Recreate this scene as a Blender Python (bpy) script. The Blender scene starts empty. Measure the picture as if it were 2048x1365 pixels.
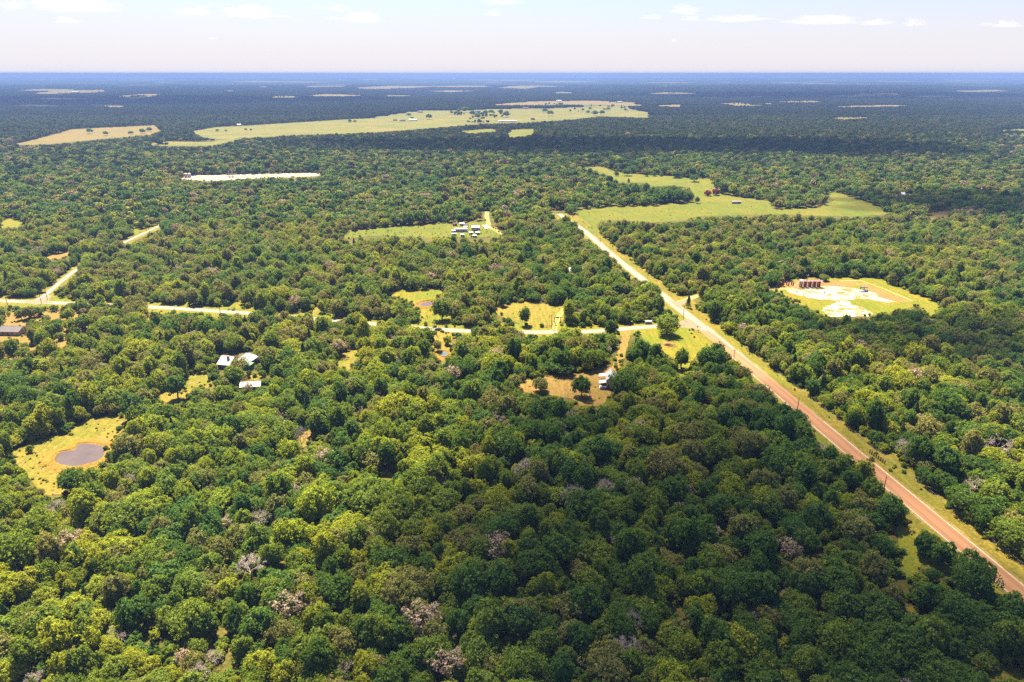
import bpy, bmesh, math, random
import numpy as np
from mathutils import Vector, Matrix, noise as mnoise

# ------------------------------------------------------------------ camera, sky, sun, exposure
sc = bpy.context.scene
COL = sc.collection
HCAM = 150.0
F = 24.0 / 36.0 * 2048          # focal length in pixels of the 2048 px photograph
CX, CY = 1024.0, 682.5
HORIZON = 147.5
PITCH = math.atan((CY - HORIZON) / F)
SP, CP = math.sin(PITCH), math.cos(PITCH)

cam_d = bpy.data.cameras.new("camera")
cam = bpy.data.objects.new("camera", cam_d)
COL.objects.link(cam)
cam.location = (0, 0, HCAM)
cam.rotation_euler = (math.pi / 2 - PITCH, 0, 0)
cam_d.sensor_width = 36.0
cam_d.lens = 24.0
cam_d.clip_start = 1.0
cam_d.clip_end = 150000.0
sc.camera = cam

SUN_EL = math.radians(60)
SUN_AZ = math.radians(20)      # to the left of straight ahead
SUN = Vector((-math.sin(SUN_AZ) * math.cos(SUN_EL), math.cos(SUN_AZ) * math.cos(SUN_EL), math.sin(SUN_EL)))

world = bpy.data.worlds.new("World")
sc.world = world
world.use_nodes = True
wn = world.node_tree
wn.nodes.clear()
sky = wn.nodes.new("ShaderNodeTexSky")
sky.sky_type = 'NISHITA'
sky.sun_disc = False
sky.sun_elevation = SUN_EL
sky.sun_rotation = -SUN_AZ
sky.altitude = 150
sky.air_density = 1.0
sky.dust_density = 1.0
sky.ozone_density = 1.0
bg = wn.nodes.new("ShaderNodeBackground")
bg.inputs[1].default_value = 0.066
wo = wn.nodes.new("ShaderNodeOutputWorld")
hsv = wn.nodes.new("ShaderNodeHueSaturation")
hsv.inputs['Saturation'].default_value = 0.9
tint = wn.nodes.new("ShaderNodeMix"); tint.data_type = 'RGBA'; tint.blend_type = 'MULTIPLY'
tint.inputs[0].default_value = 1.0
tint.inputs[7].default_value = (0.46, 0.51, 0.66, 1)
wn.links.new(sky.outputs[0], hsv.inputs['Color'])
wn.links.new(hsv.outputs[0], tint.inputs[6])
# summer haze whitens the sky towards the horizon, the same all round
wtc = wn.nodes.new("ShaderNodeTexCoord")
wse = wn.nodes.new("ShaderNodeSeparateXYZ")
wmr = wn.nodes.new("ShaderNodeMapRange"); wmr.interpolation_type = 'SMOOTHSTEP'
wmr.inputs[1].default_value = 0.0; wmr.inputs[2].default_value = 0.155; wmr.inputs[3].default_value = 0.95; wmr.inputs[4].default_value = 0.0
wn.links.new(wtc.outputs['Generated'], wse.inputs[0]); wn.links.new(wse.outputs[2], wmr.inputs[0])
wmx = wn.nodes.new("ShaderNodeMix"); wmx.data_type = 'RGBA'
wmx.inputs[7].default_value = (3.28, 3.08, 3.22, 1)
wn.links.new(wmr.outputs[0], wmx.inputs[0]); wn.links.new(tint.outputs[2], wmx.inputs[6])
wn.links.new(wmx.outputs[2], bg.inputs[0])
wn.links.new(bg.outputs[0], wo.inputs[0])

sun_d = bpy.data.lights.new("sun", 'SUN')
sun_d.energy = 5.0
sun_d.angle = math.radians(0.5)
sun_d.color = (1.0, 0.89, 0.68)
sun_o = bpy.data.objects.new("sun", sun_d)
COL.objects.link(sun_o)
sun_o.rotation_euler = (-SUN).to_track_quat('-Z', 'Y').to_euler()
sun_o.location = (0, 0, 400)

sc.view_settings.view_transform = 'Standard'
sc.view_settings.look = 'None'
sc.view_settings.gamma = 1.0
sc.view_settings.use_curve_mapping = False
sc.view_settings.exposure = 2.12

cy = sc.cycles
cy.max_bounces = 6
cy.diffuse_bounces = 3
cy.glossy_bounces = 2
cy.transmission_bounces = 3
cy.volume_bounces = 2
cy.transparent_max_bounces = 12
cy.use_denoising = False
cy.use_adaptive_sampling = False
cy.caustics_reflective = False
cy.caustics_refractive = False

rng = np.random.default_rng(7)
random.seed(7)

# ------------------------------------------------------------------ pixels <-> ground
def G(px, py, z=0.0):
    x = (px - CX) / F
    y = (py - CY) / F
    t = (HCAM - z) / (SP + y * CP)
    return (x * t, (CP - y * SP) * t)

def ppm(py):                                   # photo pixels per metre on the ground at that row
    return F * (SP + (py - CY) / F * CP) / HCAM

def project(X, Y, Z):
    dz = Z - HCAM
    depth = Y * CP - dz * SP
    yy = -(Y * SP + dz * CP)
    depth = np.maximum(depth, 1e-3)
    return CX + F * X / depth, CY + F * yy / depth

def inpoly(px, py, poly):
    poly = np.asarray(poly, float)
    res = np.zeros(px.shape, bool)
    n = len(poly)
    j = n - 1
    for i in range(n):
        xi, yi = poly[i]
        xj, yj = poly[j]
        if yi != yj:
            c = ((yi > py) != (yj > py)) & (px < (xj - xi) * (py - yi) / (yj - yi) + xi)
            res ^= c
        j = i
    return res

# ------------------------------------------------------------------ materials
def mat_new(name):
    m = bpy.data.materials.new(name)
    m.use_nodes = True
    nt = m.node_tree
    nt.nodes.clear()
    out = nt.nodes.new("ShaderNodeOutputMaterial")
    return m, nt, out

def N(nt, typ, **kw):
    n = nt.nodes.new(typ)
    for k, v in kw.items():
        setattr(n, k, v)
    return n

def mixc(nt, fac, a, b, blend='MIX'):
    n = nt.nodes.new("ShaderNodeMix")
    n.data_type = 'RGBA'
    n.blend_type = blend
    def put(sock, v):
        if isinstance(v, bpy.types.NodeSocket):
            nt.links.new(v, sock)
        elif isinstance(v, (tuple, list)):
            sock.default_value = (*v[:3], 1)
        else:
            sock.default_value = v
    put(n.inputs[0], fac)
    put(n.inputs[6], a)
    put(n.inputs[7], b)
    return n.outputs[2]

def noise(nt, vec, scale, detail=3, rough=0.55, dist=0.0):
    n = nt.nodes.new("ShaderNodeTexNoise")
    n.inputs['Scale'].default_value = scale
    n.inputs['Detail'].default_value = detail
    n.inputs['Roughness'].default_value = rough
    n.inputs['Distortion'].default_value = dist
    if vec is not None:
        nt.links.new(vec, n.inputs['Vector'])
    return n.outputs[0]

def ramp(nt, fac, lo, hi):
    n = nt.nodes.new("ShaderNodeMapRange")
    n.inputs[1].default_value = lo
    n.inputs[2].default_value = hi
    nt.links.new(fac, n.inputs[0])
    return n.outputs[0]

def bsdf(nt, out, col, rough=0.9, spec=0.2, metal=0.0, bump=None, bump_d=0.1):
    p = nt.nodes.new("ShaderNodeBsdfPrincipled")
    if isinstance(col, bpy.types.NodeSocket):
        nt.links.new(col, p.inputs['Base Color'])
    else:
        p.inputs['Base Color'].default_value = (*col, 1)
    p.inputs['Roughness'].default_value = rough
    p.inputs['Specular IOR Level'].default_value = spec
    p.inputs['Metallic'].default_value = metal
    if bump is not None:
        b = nt.nodes.new("ShaderNodeBump")
        b.inputs['Distance'].default_value = bump_d
        b.inputs['Strength'].default_value = 1.0
        nt.links.new(bump, b.inputs['Height'])
        nt.links.new(b.outputs[0], p.inputs['Normal'])
    nt.links.new(p.outputs[0], out.inputs[0])
    return p

def wpos(nt):
    return nt.nodes.new("ShaderNodeNewGeometry").outputs['Position']

def worn(name, col, var=0.25, scale=0.8, rough=0.7, spec=0.3, metal=0.0, stain=None):
    """paint / metal / wood with mottling in object space"""
    m, nt, out = mat_new(name)
    tc = N(nt, "ShaderNodeTexCoord").outputs['Object']
    n1 = noise(nt, tc, scale, 4, 0.65)
    dark = tuple(c * (1 - var) for c in col)
    lite = tuple(min(1, c * (1 + var * 0.5)) for c in col)
    c = mixc(nt, ramp(nt, n1, 0.3, 0.7), dark, lite)
    if stain:
        n2 = noise(nt, tc, scale * 0.6, 5, 0.7)
        c = mixc(nt, ramp(nt, n2, 0.52, 0.68), c, stain)
    bsdf(nt, out, c, rough, spec, metal)
    return m

GK = 0.62
def grass(name, green, dry, dirt, wdry=0.5, wdirt=0.35, sc_=1.0):
    green, dry, dirt = (tuple(v * k for v, k in zip(c, (GK, GK, GK * 0.55))) for c in (green, dry, dirt))
    m, nt, out = mat_new(name)
    p = wpos(nt)
    big = noise(nt, p, 0.035 * sc_, 4, 0.6, 0.4)
    mid = noise(nt, p, 0.16 * sc_, 5, 0.65, 0.3)
    fine = noise(nt, p, 1.1, 4, 0.7)
    f1 = ramp(nt, big, 0.62 - 0.3 * wdry - 0.10, 0.62 - 0.3 * wdry + 0.16)
    c = mixc(nt, f1, green, dry)
    f2 = ramp(nt, mid, 0.72 - 0.35 * wdirt - 0.04, 0.72 - 0.35 * wdirt + 0.1)
    c = mixc(nt, f2, c, dirt)
    v = mixc(nt, ramp(nt, fine, 0.3, 0.7), (0.50, 0.52, 0.50), (1.28, 1.26, 1.2))
    c = mixc(nt, 1.0, c, v, 'MULTIPLY')
    mp = N(nt, "ShaderNodeMapping"); mp.inputs['Rotation'].default_value = (0, 0, 0.5); mp.inputs['Scale'].default_value = (0.55, 0.035, 1)
    nt.links.new(p, mp.inputs[0])
    st = noise(nt, mp.outputs[0], 1.0, 3, 0.6)
    c = mixc(nt, 1.0, c, mixc(nt, ramp(nt, st, 0.35, 0.65), (0.80, 0.84, 0.80), (1.12, 1.10, 1.06)), 'MULTIPLY')
    med = noise(nt, p, 0.42, 4, 0.7, 0.6)
    c = mixc(nt, ramp(nt, med, 0.48, 0.72), c, tuple(v * 0.62 for v in green))
    bsdf(nt, out, c, 0.95, 0.1, bump=fine, bump_d=0.3)
    return m

def leaf_mat(name, c0, c1, c2, trans=0.48, spec=0.12):
    m, nt, out = mat_new(name)
    oi = N(nt, "ShaderNodeObjectInfo")
    geo = N(nt, "ShaderNodeNewGeometry")
    sp_ = noise(nt, oi.outputs['Location'], 0.012, 2, 0.5)
    c = mixc(nt, oi.outputs['Random'], c0, c1)
    c = mixc(nt, ramp(nt, sp_, 0.42, 0.66), c, c2)
    lv = mixc(nt, geo.outputs['Random Per Island'], (0.6, 0.62, 0.6), (1.35, 1.3, 1.2))
    c = mixc(nt, 1.0, c, lv, 'MULTIPLY')
    p = N(nt, "ShaderNodeBsdfPrincipled")
    p.inputs['Roughness'].default_value = 0.55
    p.inputs['Specular IOR Level'].default_value = spec
    nt.links.new(c, p.inputs['Base Color'])
    tl = N(nt, "ShaderNodeBsdfTranslucent")
    tc = mixc(nt, 1.0, c, (1.35, 1.25, 0.55), 'MULTIPLY')
    nt.links.new(tc, tl.inputs['Color'])
    mx = N(nt, "ShaderNodeMixShader")
    mx.inputs[0].default_value = trans
    nt.links.new(p.outputs[0], mx.inputs[1])
    nt.links.new(tl.outputs[0], mx.inputs[2])
    nt.links.new(mx.outputs[0], out.inputs[0])
    return m

M = {}
M['leaf_deep'] = leaf_mat("deep_green_leaves", (0.080, 0.150, 0.020), (0.108, 0.182, 0.024), (0.074, 0.158, 0.032))
M['leaf_mid'] = leaf_mat("mid_green_leaves", (0.148, 0.212, 0.022), (0.185, 0.240, 0.027), (0.126, 0.202, 0.030))
M['leaf_yellow'] = leaf_mat("yellow_green_leaves", (0.255, 0.298, 0.022), (0.298, 0.320, 0.027), (0.212, 0.288, 0.024))
M['leaf_olive'] = leaf_mat("grey_olive_leaves", (0.205, 0.212, 0.056), (0.245, 0.232, 0.072), (0.180, 0.208, 0.060))
M['leaf_brown'] = leaf_mat("pale_dry_leaves", (0.30, 0.225, 0.165), (0.35, 0.265, 0.20), (0.31, 0.245, 0.19), 0.25)
M['leaf_cedar'] = leaf_mat("cedar_leaves", (0.050, 0.096, 0.018), (0.068, 0.118, 0.020), (0.052, 0.104, 0.024), 0.2)
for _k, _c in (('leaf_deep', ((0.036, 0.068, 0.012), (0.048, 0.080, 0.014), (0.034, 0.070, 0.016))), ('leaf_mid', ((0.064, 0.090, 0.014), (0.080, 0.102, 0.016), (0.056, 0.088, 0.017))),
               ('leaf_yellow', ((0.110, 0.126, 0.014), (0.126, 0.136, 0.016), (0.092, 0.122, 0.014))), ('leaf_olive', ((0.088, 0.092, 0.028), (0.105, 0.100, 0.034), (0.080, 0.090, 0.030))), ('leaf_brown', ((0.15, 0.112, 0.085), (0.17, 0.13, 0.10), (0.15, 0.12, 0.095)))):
    M[_k + '_far'] = leaf_mat("shade_darkened_" + _k, *_c, 0.30, 0.05)  # darker leaf copies: crown self-shading put into the colour of farther trees
FAR_LEAF = []  # greens cut down further, self-shadow of rough crowns painted into smooth ones
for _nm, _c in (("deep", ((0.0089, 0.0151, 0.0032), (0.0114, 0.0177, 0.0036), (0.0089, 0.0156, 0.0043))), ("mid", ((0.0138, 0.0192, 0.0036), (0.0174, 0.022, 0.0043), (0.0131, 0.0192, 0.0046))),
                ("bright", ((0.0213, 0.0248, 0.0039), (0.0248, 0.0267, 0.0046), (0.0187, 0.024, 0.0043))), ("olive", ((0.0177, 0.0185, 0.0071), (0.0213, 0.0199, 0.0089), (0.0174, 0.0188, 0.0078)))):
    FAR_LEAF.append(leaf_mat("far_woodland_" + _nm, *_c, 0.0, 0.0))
M['leaf_red'] = leaf_mat("red_blossom", (0.20, 0.035, 0.035), (0.16, 0.045, 0.03), (0.22, 0.04, 0.045), 0.3)
M['bark'] = worn("bark", (0.13, 0.10, 0.075), 0.4, 1.5, 0.95, 0.1)
M['deadwood'] = worn("dead_wood", (0.43, 0.36, 0.30), 0.25, 1.0, 0.95, 0.1)

M['floor'] = grass("woodland_floor", (0.10, 0.105, 0.035), (0.20, 0.155, 0.065), (0.22, 0.15, 0.085), 0.5, 0.4)
M['lawn'] = grass("lawn_grass", (0.215, 0.240, 0.030), (0.32, 0.250, 0.048), (0.36, 0.250, 0.09), 0.42, 0.16)
M['meadow'] = grass("meadow_grass", (0.160, 0.198, 0.032), (0.255, 0.220, 0.052), (0.22, 0.185, 0.065), 0.42, 0.4, 0.6)
M['dry'] = grass("dry_grass", (0.225, 0.225, 0.040), (0.36, 0.255, 0.080), (0.40, 0.265, 0.15), 0.5, 0.42)
M['yard'] = grass("bare_yard", (0.28, 0.23, 0.06), (0.36, 0.23, 0.12), (0.38, 0.215, 0.13), 0.85, 0.7)
M['verge'] = grass("verge_grass", (0.180, 0.195, 0.035), (0.31, 0.225, 0.06), (0.33, 0.225, 0.10), 0.6, 0.25)
M['field'] = grass("field_grass", (0.165, 0.195, 0.058), (0.285, 0.230, 0.095), (0.30, 0.205, 0.105), 0.45, 0.5, 0.28)
M['fieldtan'] = grass("tan_field", (0.235, 0.195, 0.085), (0.295, 0.205, 0.115), (0.27, 0.185, 0.11), 0.6, 0.45, 0.3)
M['redsoil'] = grass("red_soil", (0.36, 0.20, 0.11), (0.42, 0.25, 0.16), (0.45, 0.30, 0.21), 0.5, 0.4)
M['track'] = grass("pale_track", (0.50, 0.38, 0.24), (0.58, 0.46, 0.31), (0.40, 0.29, 0.16), 0.5, 0.2)

def pad_mat():
    m, nt, out = mat_new("caliche_pad")
    p = wpos(nt)
    a = noise(nt, p, 0.13, 7, 0.75, 0.8)
    b = noise(nt, p, 0.5, 5, 0.7)
    c = mixc(nt, ramp(nt, b, 0.3, 0.7), (0.24, 0.22, 0.18), (0.36, 0.335, 0.285))
    c = mixc(nt, ramp(nt, a, 0.50, 0.55), c, (0.165, 0.125, 0.035))
    bsdf(nt, out, c, 0.95, 0.1, bump=b, bump_d=0.1)
    return m
M['pad'] = pad_mat()

def road_mat(name, base, edge, crack):
    m, nt, out = mat_new(name)
    p = wpos(nt)
    uv = N(nt, "ShaderNodeUVMap").outputs[0]
    sx = N(nt, "ShaderNodeSeparateXYZ")
    nt.links.new(uv, sx.inputs[0])
    long = N(nt, "ShaderNodeMapping")
    long.inputs['Scale'].default_value = (9, 0.035, 1)
    nt.links.new(uv, long.inputs[0])
    st = noise(nt, long.outputs[0], 1.0, 4, 0.6)
    fine = noise(nt, p, 2.5, 5, 0.75)
    patch = noise(nt, p, 0.07, 3, 0.6)
    c = mixc(nt, ramp(nt, st, 0.3, 0.7), tuple(v * 0.82 for v in base), tuple(v * 1.14 for v in base))
    c = mixc(nt, ramp(nt, patch, 0.45, 0.7), c, crack)
    tk = N(nt, "ShaderNodeMath", operation='MULTIPLY'); nt.links.new(sx.outputs[0], tk.inputs[0]); tk.inputs[1].default_value = 4 * math.pi
    tk2 = N(nt, "ShaderNodeMath", operation='COSINE'); nt.links.new(tk.outputs[0], tk2.inputs[0])
    c = mixc(nt, 1.0, c, mixc(nt, ramp(nt, tk2.outputs[0], -1.0, 0.4), (0.86, 0.85, 0.84), (1.05, 1.05, 1.05)), 'MULTIPLY')
    v = mixc(nt, ramp(nt, fine, 0.3, 0.7), (0.82, 0.82, 0.82), (1.14, 1.14, 1.14))
    c = mixc(nt, 1.0, c, v, 'MULTIPLY')
    # crumbling pale edges
    ab = N(nt, "ShaderNodeMath", operation='SUBTRACT'); nt.links.new(sx.outputs[0], ab.inputs[0]); ab.inputs[1].default_value = 0.5
    ab2 = N(nt, "ShaderNodeMath", operation='ABSOLUTE'); nt.links.new(ab.outputs[0], ab2.inputs[0])
    ad = N(nt, "ShaderNodeMath", operation='MULTIPLY_ADD'); nt.links.new(fine, ad.inputs[0]); ad.inputs[1].default_value = 0.10; nt.links.new(ab2.outputs[0], ad.inputs[2])
    c = mixc(nt, ramp(nt, ad.outputs[0], 0.495, 0.545), c, edge)
    bsdf(nt, out, c, 0.85, 0.25, bump=fine, bump_d=0.03)
    return m
M['road_red'] = road_mat("red_asphalt", (0.262, 0.130, 0.062), (0.22, 0.135, 0.07), (0.235, 0.112, 0.056))
M['road_pale'] = road_mat("pale_asphalt", (0.215, 0.182, 0.150), (0.17, 0.13, 0.075), (0.245, 0.21, 0.175))
M['paint_white'] = worn("worn_white_line", (0.62, 0.55, 0.46), 0.5, 0.6, 0.8, 0.2, stain=(0.40, 0.24, 0.17))

def water_mat(name, col):
    m, nt, out = mat_new(name)
    p = wpos(nt)
    b = noise(nt, p, 0.6, 3, 0.5)
    big = noise(nt, p, 0.08, 3, 0.6)
    c = mixc(nt, ramp(nt, big, 0.35, 0.65), tuple(v * 0.8 for v in col), tuple(v * 1.15 for v in col))
    bsdf(nt, out, c, 0.06, 0.6, bump=b, bump_d=0.012)
    return m
M['water'] = water_mat("muddy_water", (0.098, 0.070, 0.055))
M['water_blue'] = water_mat("clear_water", (0.10, 0.12, 0.14))

M['roof_white'] = worn("white_metal_roof", (0.40, 0.39, 0.385), 0.25, 0.35, 0.45, 0.4, stain=(0.31, 0.27, 0.24))
M['wall_white'] = worn("white_siding", (0.42, 0.39, 0.37), 0.15, 0.7, 0.7, 0.3)
M['wall_pink'] = worn("pinkish_siding", (0.46, 0.34, 0.30), 0.2, 0.7, 0.7, 0.3)
M['wall_brick'] = worn("red_brown_wall", (0.20, 0.075, 0.060), 0.3, 1.2, 0.85, 0.2)
M['wall_green'] = worn("green_sheet_metal", (0.035, 0.13, 0.07), 0.25, 0.7, 0.5, 0.4)
M['roof_grey'] = worn("grey_shingles", (0.15, 0.13, 0.13), 0.3, 1.0, 0.9, 0.2)
M['roof_blue'] = worn("blue_grey_roof", (0.30, 0.36, 0.45), 0.2, 0.6, 0.5, 0.4)
M['glass'] = worn("dark_glass", (0.03, 0.035, 0.045), 0.2, 1, 0.1, 0.6)
M['tank_red'] = worn("red_tank_paint", (0.20, 0.020, 0.032), 0.3, 0.7, 0.5, 0.4)
M['tank_pale'] = worn("pale_rusted_tank", (0.45, 0.32, 0.27), 0.25, 0.6, 0.7, 0.3, stain=(0.30, 0.17, 0.12))
M['rail'] = worn("pale_pink_steel", (0.60, 0.45, 0.43), 0.15, 1.0, 0.5, 0.4)
M['rust'] = worn("rusty_steel", (0.20, 0.085, 0.055), 0.4, 1.5, 0.85, 0.2)
M['steel'] = worn("grey_steel", (0.40, 0.40, 0.42), 0.2, 1.0, 0.45, 0.4)
M['blue'] = worn("blue_machine_paint", (0.07, 0.12, 0.24), 0.25, 1.0, 0.5, 0.4)
M['tar'] = worn("creosoted_wood", (0.085, 0.055, 0.040), 0.4, 1.4, 0.9, 0.15)
M['greywood'] = worn("weathered_fence_wood", (0.10, 0.085, 0.07), 0.4, 1.4, 0.9, 0.15)
M['black'] = worn("black_steel", (0.025, 0.022, 0.022), 0.3, 1.0, 0.6, 0.3)
M['tyre'] = worn("tyre_rubber", (0.02, 0.02, 0.02), 0.2, 2, 0.9, 0.2)
M['car_dark'] = worn("dark_car_paint", (0.035, 0.04, 0.055), 0.15, 1.0, 0.25, 0.6)
M['concrete'] = worn("concrete", (0.60, 0.56, 0.50), 0.15, 0.6, 0.9, 0.2)
M['stick'] = worn("brush_wood", (0.16, 0.085, 0.065), 0.4, 1.2, 0.95, 0.1)
M['chimney'] = worn("chimney_brick", (0.36, 0.24, 0.21), 0.25, 1.5, 0.9, 0.2)

def canopy_mat():
    m, nt, out = mat_new("distant_canopy")
    p = wpos(nt)
    mp = N(nt, "ShaderNodeMapping"); mp.inputs['Scale'].default_value = (1, 0.55, 1); nt.links.new(p, mp.inputs[0])
    a = noise(nt, mp.outputs[0], 0.0016, 5, 0.6)
    b = noise(nt, p, 0.03, 4, 0.7)
    fld = noise(nt, mp.outputs[0], 0.0007, 5, 0.62)
    c = mixc(nt, ramp(nt, b, 0.3, 0.7), (0.014, 0.022, 0.009), (0.034, 0.044, 0.017))  # canopy greens darkened to carry the crowns' own shade
    c = mixc(nt, ramp(nt, a, 0.4, 0.7), c, (0.030, 0.037, 0.018))
    c = mixc(nt, ramp(nt, fld, 0.60, 0.63), c, (0.20, 0.17, 0.09))
    bsdf(nt, out, c, 1.0, 0.0)
    return m
M['canopy'] = canopy_mat()

# ------------------------------------------------------------------ mesh helpers
class MB:
    def __init__(s):
        s.v = []
        s.f = []
    def quad(s, a, b, c, d):
        i = len(s.v); s.v += [a, b, c, d]; s.f.append((i, i + 1, i + 2, i + 3)); return s
    def box(s, c, sz, rz=0.0, taper=1.0):
        cx, cy_, cz = c
        hx, hy, hz = sz[0] / 2, sz[1] / 2, sz[2] / 2
        i = len(s.v)
        co, si = math.cos(rz), math.sin(rz)
        for z, k in ((-hz, 1.0), (hz, taper)):
            for x, y in ((-hx, -hy), (hx, -hy), (hx, hy), (-hx, hy)):
                x2, y2 = x * k, y * k
                s.v.append((cx + x2 * co - y2 * si, cy_ + x2 * si + y2 * co, cz + z))
        s.f += [(i, i + 3, i + 2, i + 1), (i + 4, i + 5, i + 6, i + 7)]
        for k in range(4):
            k2 = (k + 1) % 4
            s.f.append((i + k, i + k2, i + 4 + k2, i + 4 + k))
        return s
    def tube(s, p0, p1, r0, r1=None, n=8, cap=True):
        r1 = r0 if r1 is None else r1
        p0, p1 = Vector(p0), Vector(p1)
        d = (p1 - p0)
        if d.length < 1e-6:
            return s
        d.normalize()
        u = d.orthogonal().normalized()
        w = d.cross(u)
        i = len(s.v)
        for p, r in ((p0, r0), (p1, r1)):
            for k in range(n):
                a = 2 * math.pi * k / n
                s.v.append(tuple(p + u * (r * math.cos(a)) + w * (r * math.sin(a))))
        for k in range(n):
            k2 = (k + 1) % n
            s.f.append((i + k, i + k2, i + n + k2, i + n + k))
        if cap:
            s.f.append(tuple(i + k for k in reversed(range(n))))
            s.f.append(tuple(i + n + k for k in range(n)))
        return s
    def cone(s, p0, r, h, n=12):
        return s.tube(p0, (p0[0], p0[1], p0[2] + h), r, r * 0.06, n)
    def prism(s, prof, y0, y1):
        """closed x-z profile (counter-clockwise seen from -y) extruded along y"""
        i = len(s.v); n = len(prof)
        for y in (y0, y1):
            for x, z in prof:
                s.v.append((x, y, z))
        for k in range(n):
            k2 = (k + 1) % n
            s.f.append((i + k, i + k2, i + n + k2, i + n + k))
        s.f.append(tuple(i + k for k in reversed(range(n))))
        s.f.append(tuple(i + n + k for k in range(n)))
        return s
    def mesh(s, name, mat, smooth=False):
        me = bpy.data.meshes.new(name)
        me.from_pydata([tuple(p) for p in s.v], [], s.f)
        me.materials.append(mat)
        bm = bmesh.new(); bm.from_mesh(me)
        bmesh.ops.recalc_face_normals(bm, faces=bm.faces)
        bm.to_mesh(me); bm.free()
        if smooth:
            me.polygons.foreach_set('use_smooth', [True] * len(me.polygons))
        return me
    def build(s, name, mat, parent=None, smooth=False):
        o = bpy.data.objects.new(name, s.mesh(name, mat, smooth))
        COL.objects.link(o)
        o.parent = parent
        return o

def tag(o, label=None, cat=None, group=None, kind=None):
    if label: o['label'] = label
    if cat: o['category'] = cat
    if group: o['group'] = group
    if kind: o['kind'] = kind
    return o

def empty(name, loc, rz=0.0, label=None, cat=None, group=None):
    o = bpy.data.objects.new(name, None)
    COL.objects.link(o)
    o.empty_display_size = 0.5
    o.location = (loc[0], loc[1], loc[2] if len(loc) > 2 else 0.0)
    o.rotation_euler = (0, 0, rz)
    return tag(o, label, cat, group)

# ------------------------------------------------------------------ the ground
def ring_sheet(name, mat, radii, z, n=144, closed_centre=True):
    v, f = [], []
    if closed_centre:
        v.append((0, 0, z))
    base = len(v)
    for r in radii:
        for k in range(n):
            a = 2 * math.pi * k / n
            v.append((r * math.cos(a), r * math.sin(a), z))
    for i in range(len(radii) - 1):
        for k in range(n):
            k2 = (k + 1) % n
            f.append((base + i * n + k, base + (i + 1) * n + k, base + (i + 1) * n + k2, base + i * n + k2))
    if closed_centre:
        for k in range(n):
            f.append((0, base + k, base + (k + 1) % n))
    me = bpy.data.meshes.new(name)
    me.from_pydata(v, [], f)
    me.materials.append(mat)
    o = bpy.data.objects.new(name, me)
    COL.objects.link(o)
    return tag(o, kind='structure')

radii = [40 * 1.22 ** k for k in range(34)]
radii = [r for r in radii if r < 41000] + [42000]
ring_sheet("ground", M['floor'], radii, 0.0)
ring_sheet("distant_terrain", M['canopy'], [9800 * 1.12 ** k for k in range(13)] + [42000], 8.0, 180, False)

def jitter_poly(pts, amp, step):
    out = []
    n = len(pts)
    for i in range(n):
        a, b = Vector(pts[i]), Vector(pts[(i + 1) % n])
        L = (b - a).length
        k = max(1, int(L / step))
        nrm = Vector((-(b - a).y, (b - a).x)) / max(L, 1e-6)
        for j in range(k):
            p = a + (b - a) * (j / k)
            if j > 0:
                q = mnoise.noise(Vector((p.x / step * 0.37, p.y / step * 0.37, 3.1)))
                p = p + nrm * (q * amp * 2)
            out.append((p.x, p.y))
    return out

def sheet(name, mat, pix, z, amp=1.0, step=5.0, label=None):
    g = jitter_poly([G(*p) for p in pix], amp, step)
    me = bpy.data.meshes.new(name)
    me.from_pydata([(x, y, z) for x, y in g], [], [tuple(range(len(g)))])
    if me.polygons[0].normal.z < 0:
        me.flip_normals()
    me.materials.append(mat)
    o = bpy.data.objects.new(name, me)
    COL.objects.link(o)
    return tag(o, label, kind='structure')

def resample(pts, step):
    pts = [Vector(p) for p in pts]
    out = []
    for a, b in zip(pts[:-1], pts[1:]):
        L = (b - a).length
        k = max(1, int(L / step))
        for j in range(k):
            out.append(a + (b - a) * (j / k))
    out.append(pts[-1])
    return out

def smooth_line(pts, it=3):
    pts = [Vector(p) for p in pts]
    for _ in range(it):
        q = [pts[0]]
        for i in range(len(pts) - 1):
            a, b = pts[i], pts[i + 1]
            q += [a * 0.75 + b * 0.25, a * 0.25 + b * 0.75]
        q.append(pts[-1])
        pts = q
    return pts

def ribbon(name, mat, line, l0, l1, z, jit=0.0, step=4.0, structure=True, parent=None, seed=0):
    """strip between the offsets l0 (left) and l1 (right) of a ground line; offsets may be functions of the run 0..1"""
    P = resample(line, step)
    v, f, uv = [], [], []
    run = 0.0
    tot = sum((b - a).length for a, b in zip(P[:-1], P[1:]))
    for i, p in enumerate(P):
        a = P[max(0, i - 1)]
        b = P[min(len(P) - 1, i + 1)]
        d = (b - a).normalized()
        r = Vector((d.y, -d.x))
        if i: run += (p - P[i - 1]).length
        s = run / tot
        o0 = l0(s) if callable(l0) else l0
        o1 = l1(s) if callable(l1) else l1
        j0 = jit * mnoise.noise(Vector((run / 7.0, 0.3 + seed, 0)))
        j1 = jit * mnoise.noise(Vector((run / 7.0, 9.7 + seed, 0)))
        A = p + r * (o0 + j0)
        B = p + r * (o1 + j1)
        v += [(A.x, A.y, z), (B.x, B.y, z)]
        uv += [(0, run), (1, run)]
    for i in range(len(P) - 1):
        f.append((2 * i, 2 * i + 1, 2 * i + 3, 2 * i + 2))
    me = bpy.data.meshes.new(name)
    me.from_pydata(v, [], f)
    l = me.uv_layers.new(name="UVMap")
    for poly in me.polygons:
        for li, vi in zip(poly.loop_indices, poly.vertices):
            l.data[li].uv = uv[vi]
    me.materials.append(mat)
    o = bpy.data.objects.new(name, me)
    COL.objects.link(o)
    o.parent = parent
    if structure:
        tag(o, kind='structure')
    return o

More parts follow.
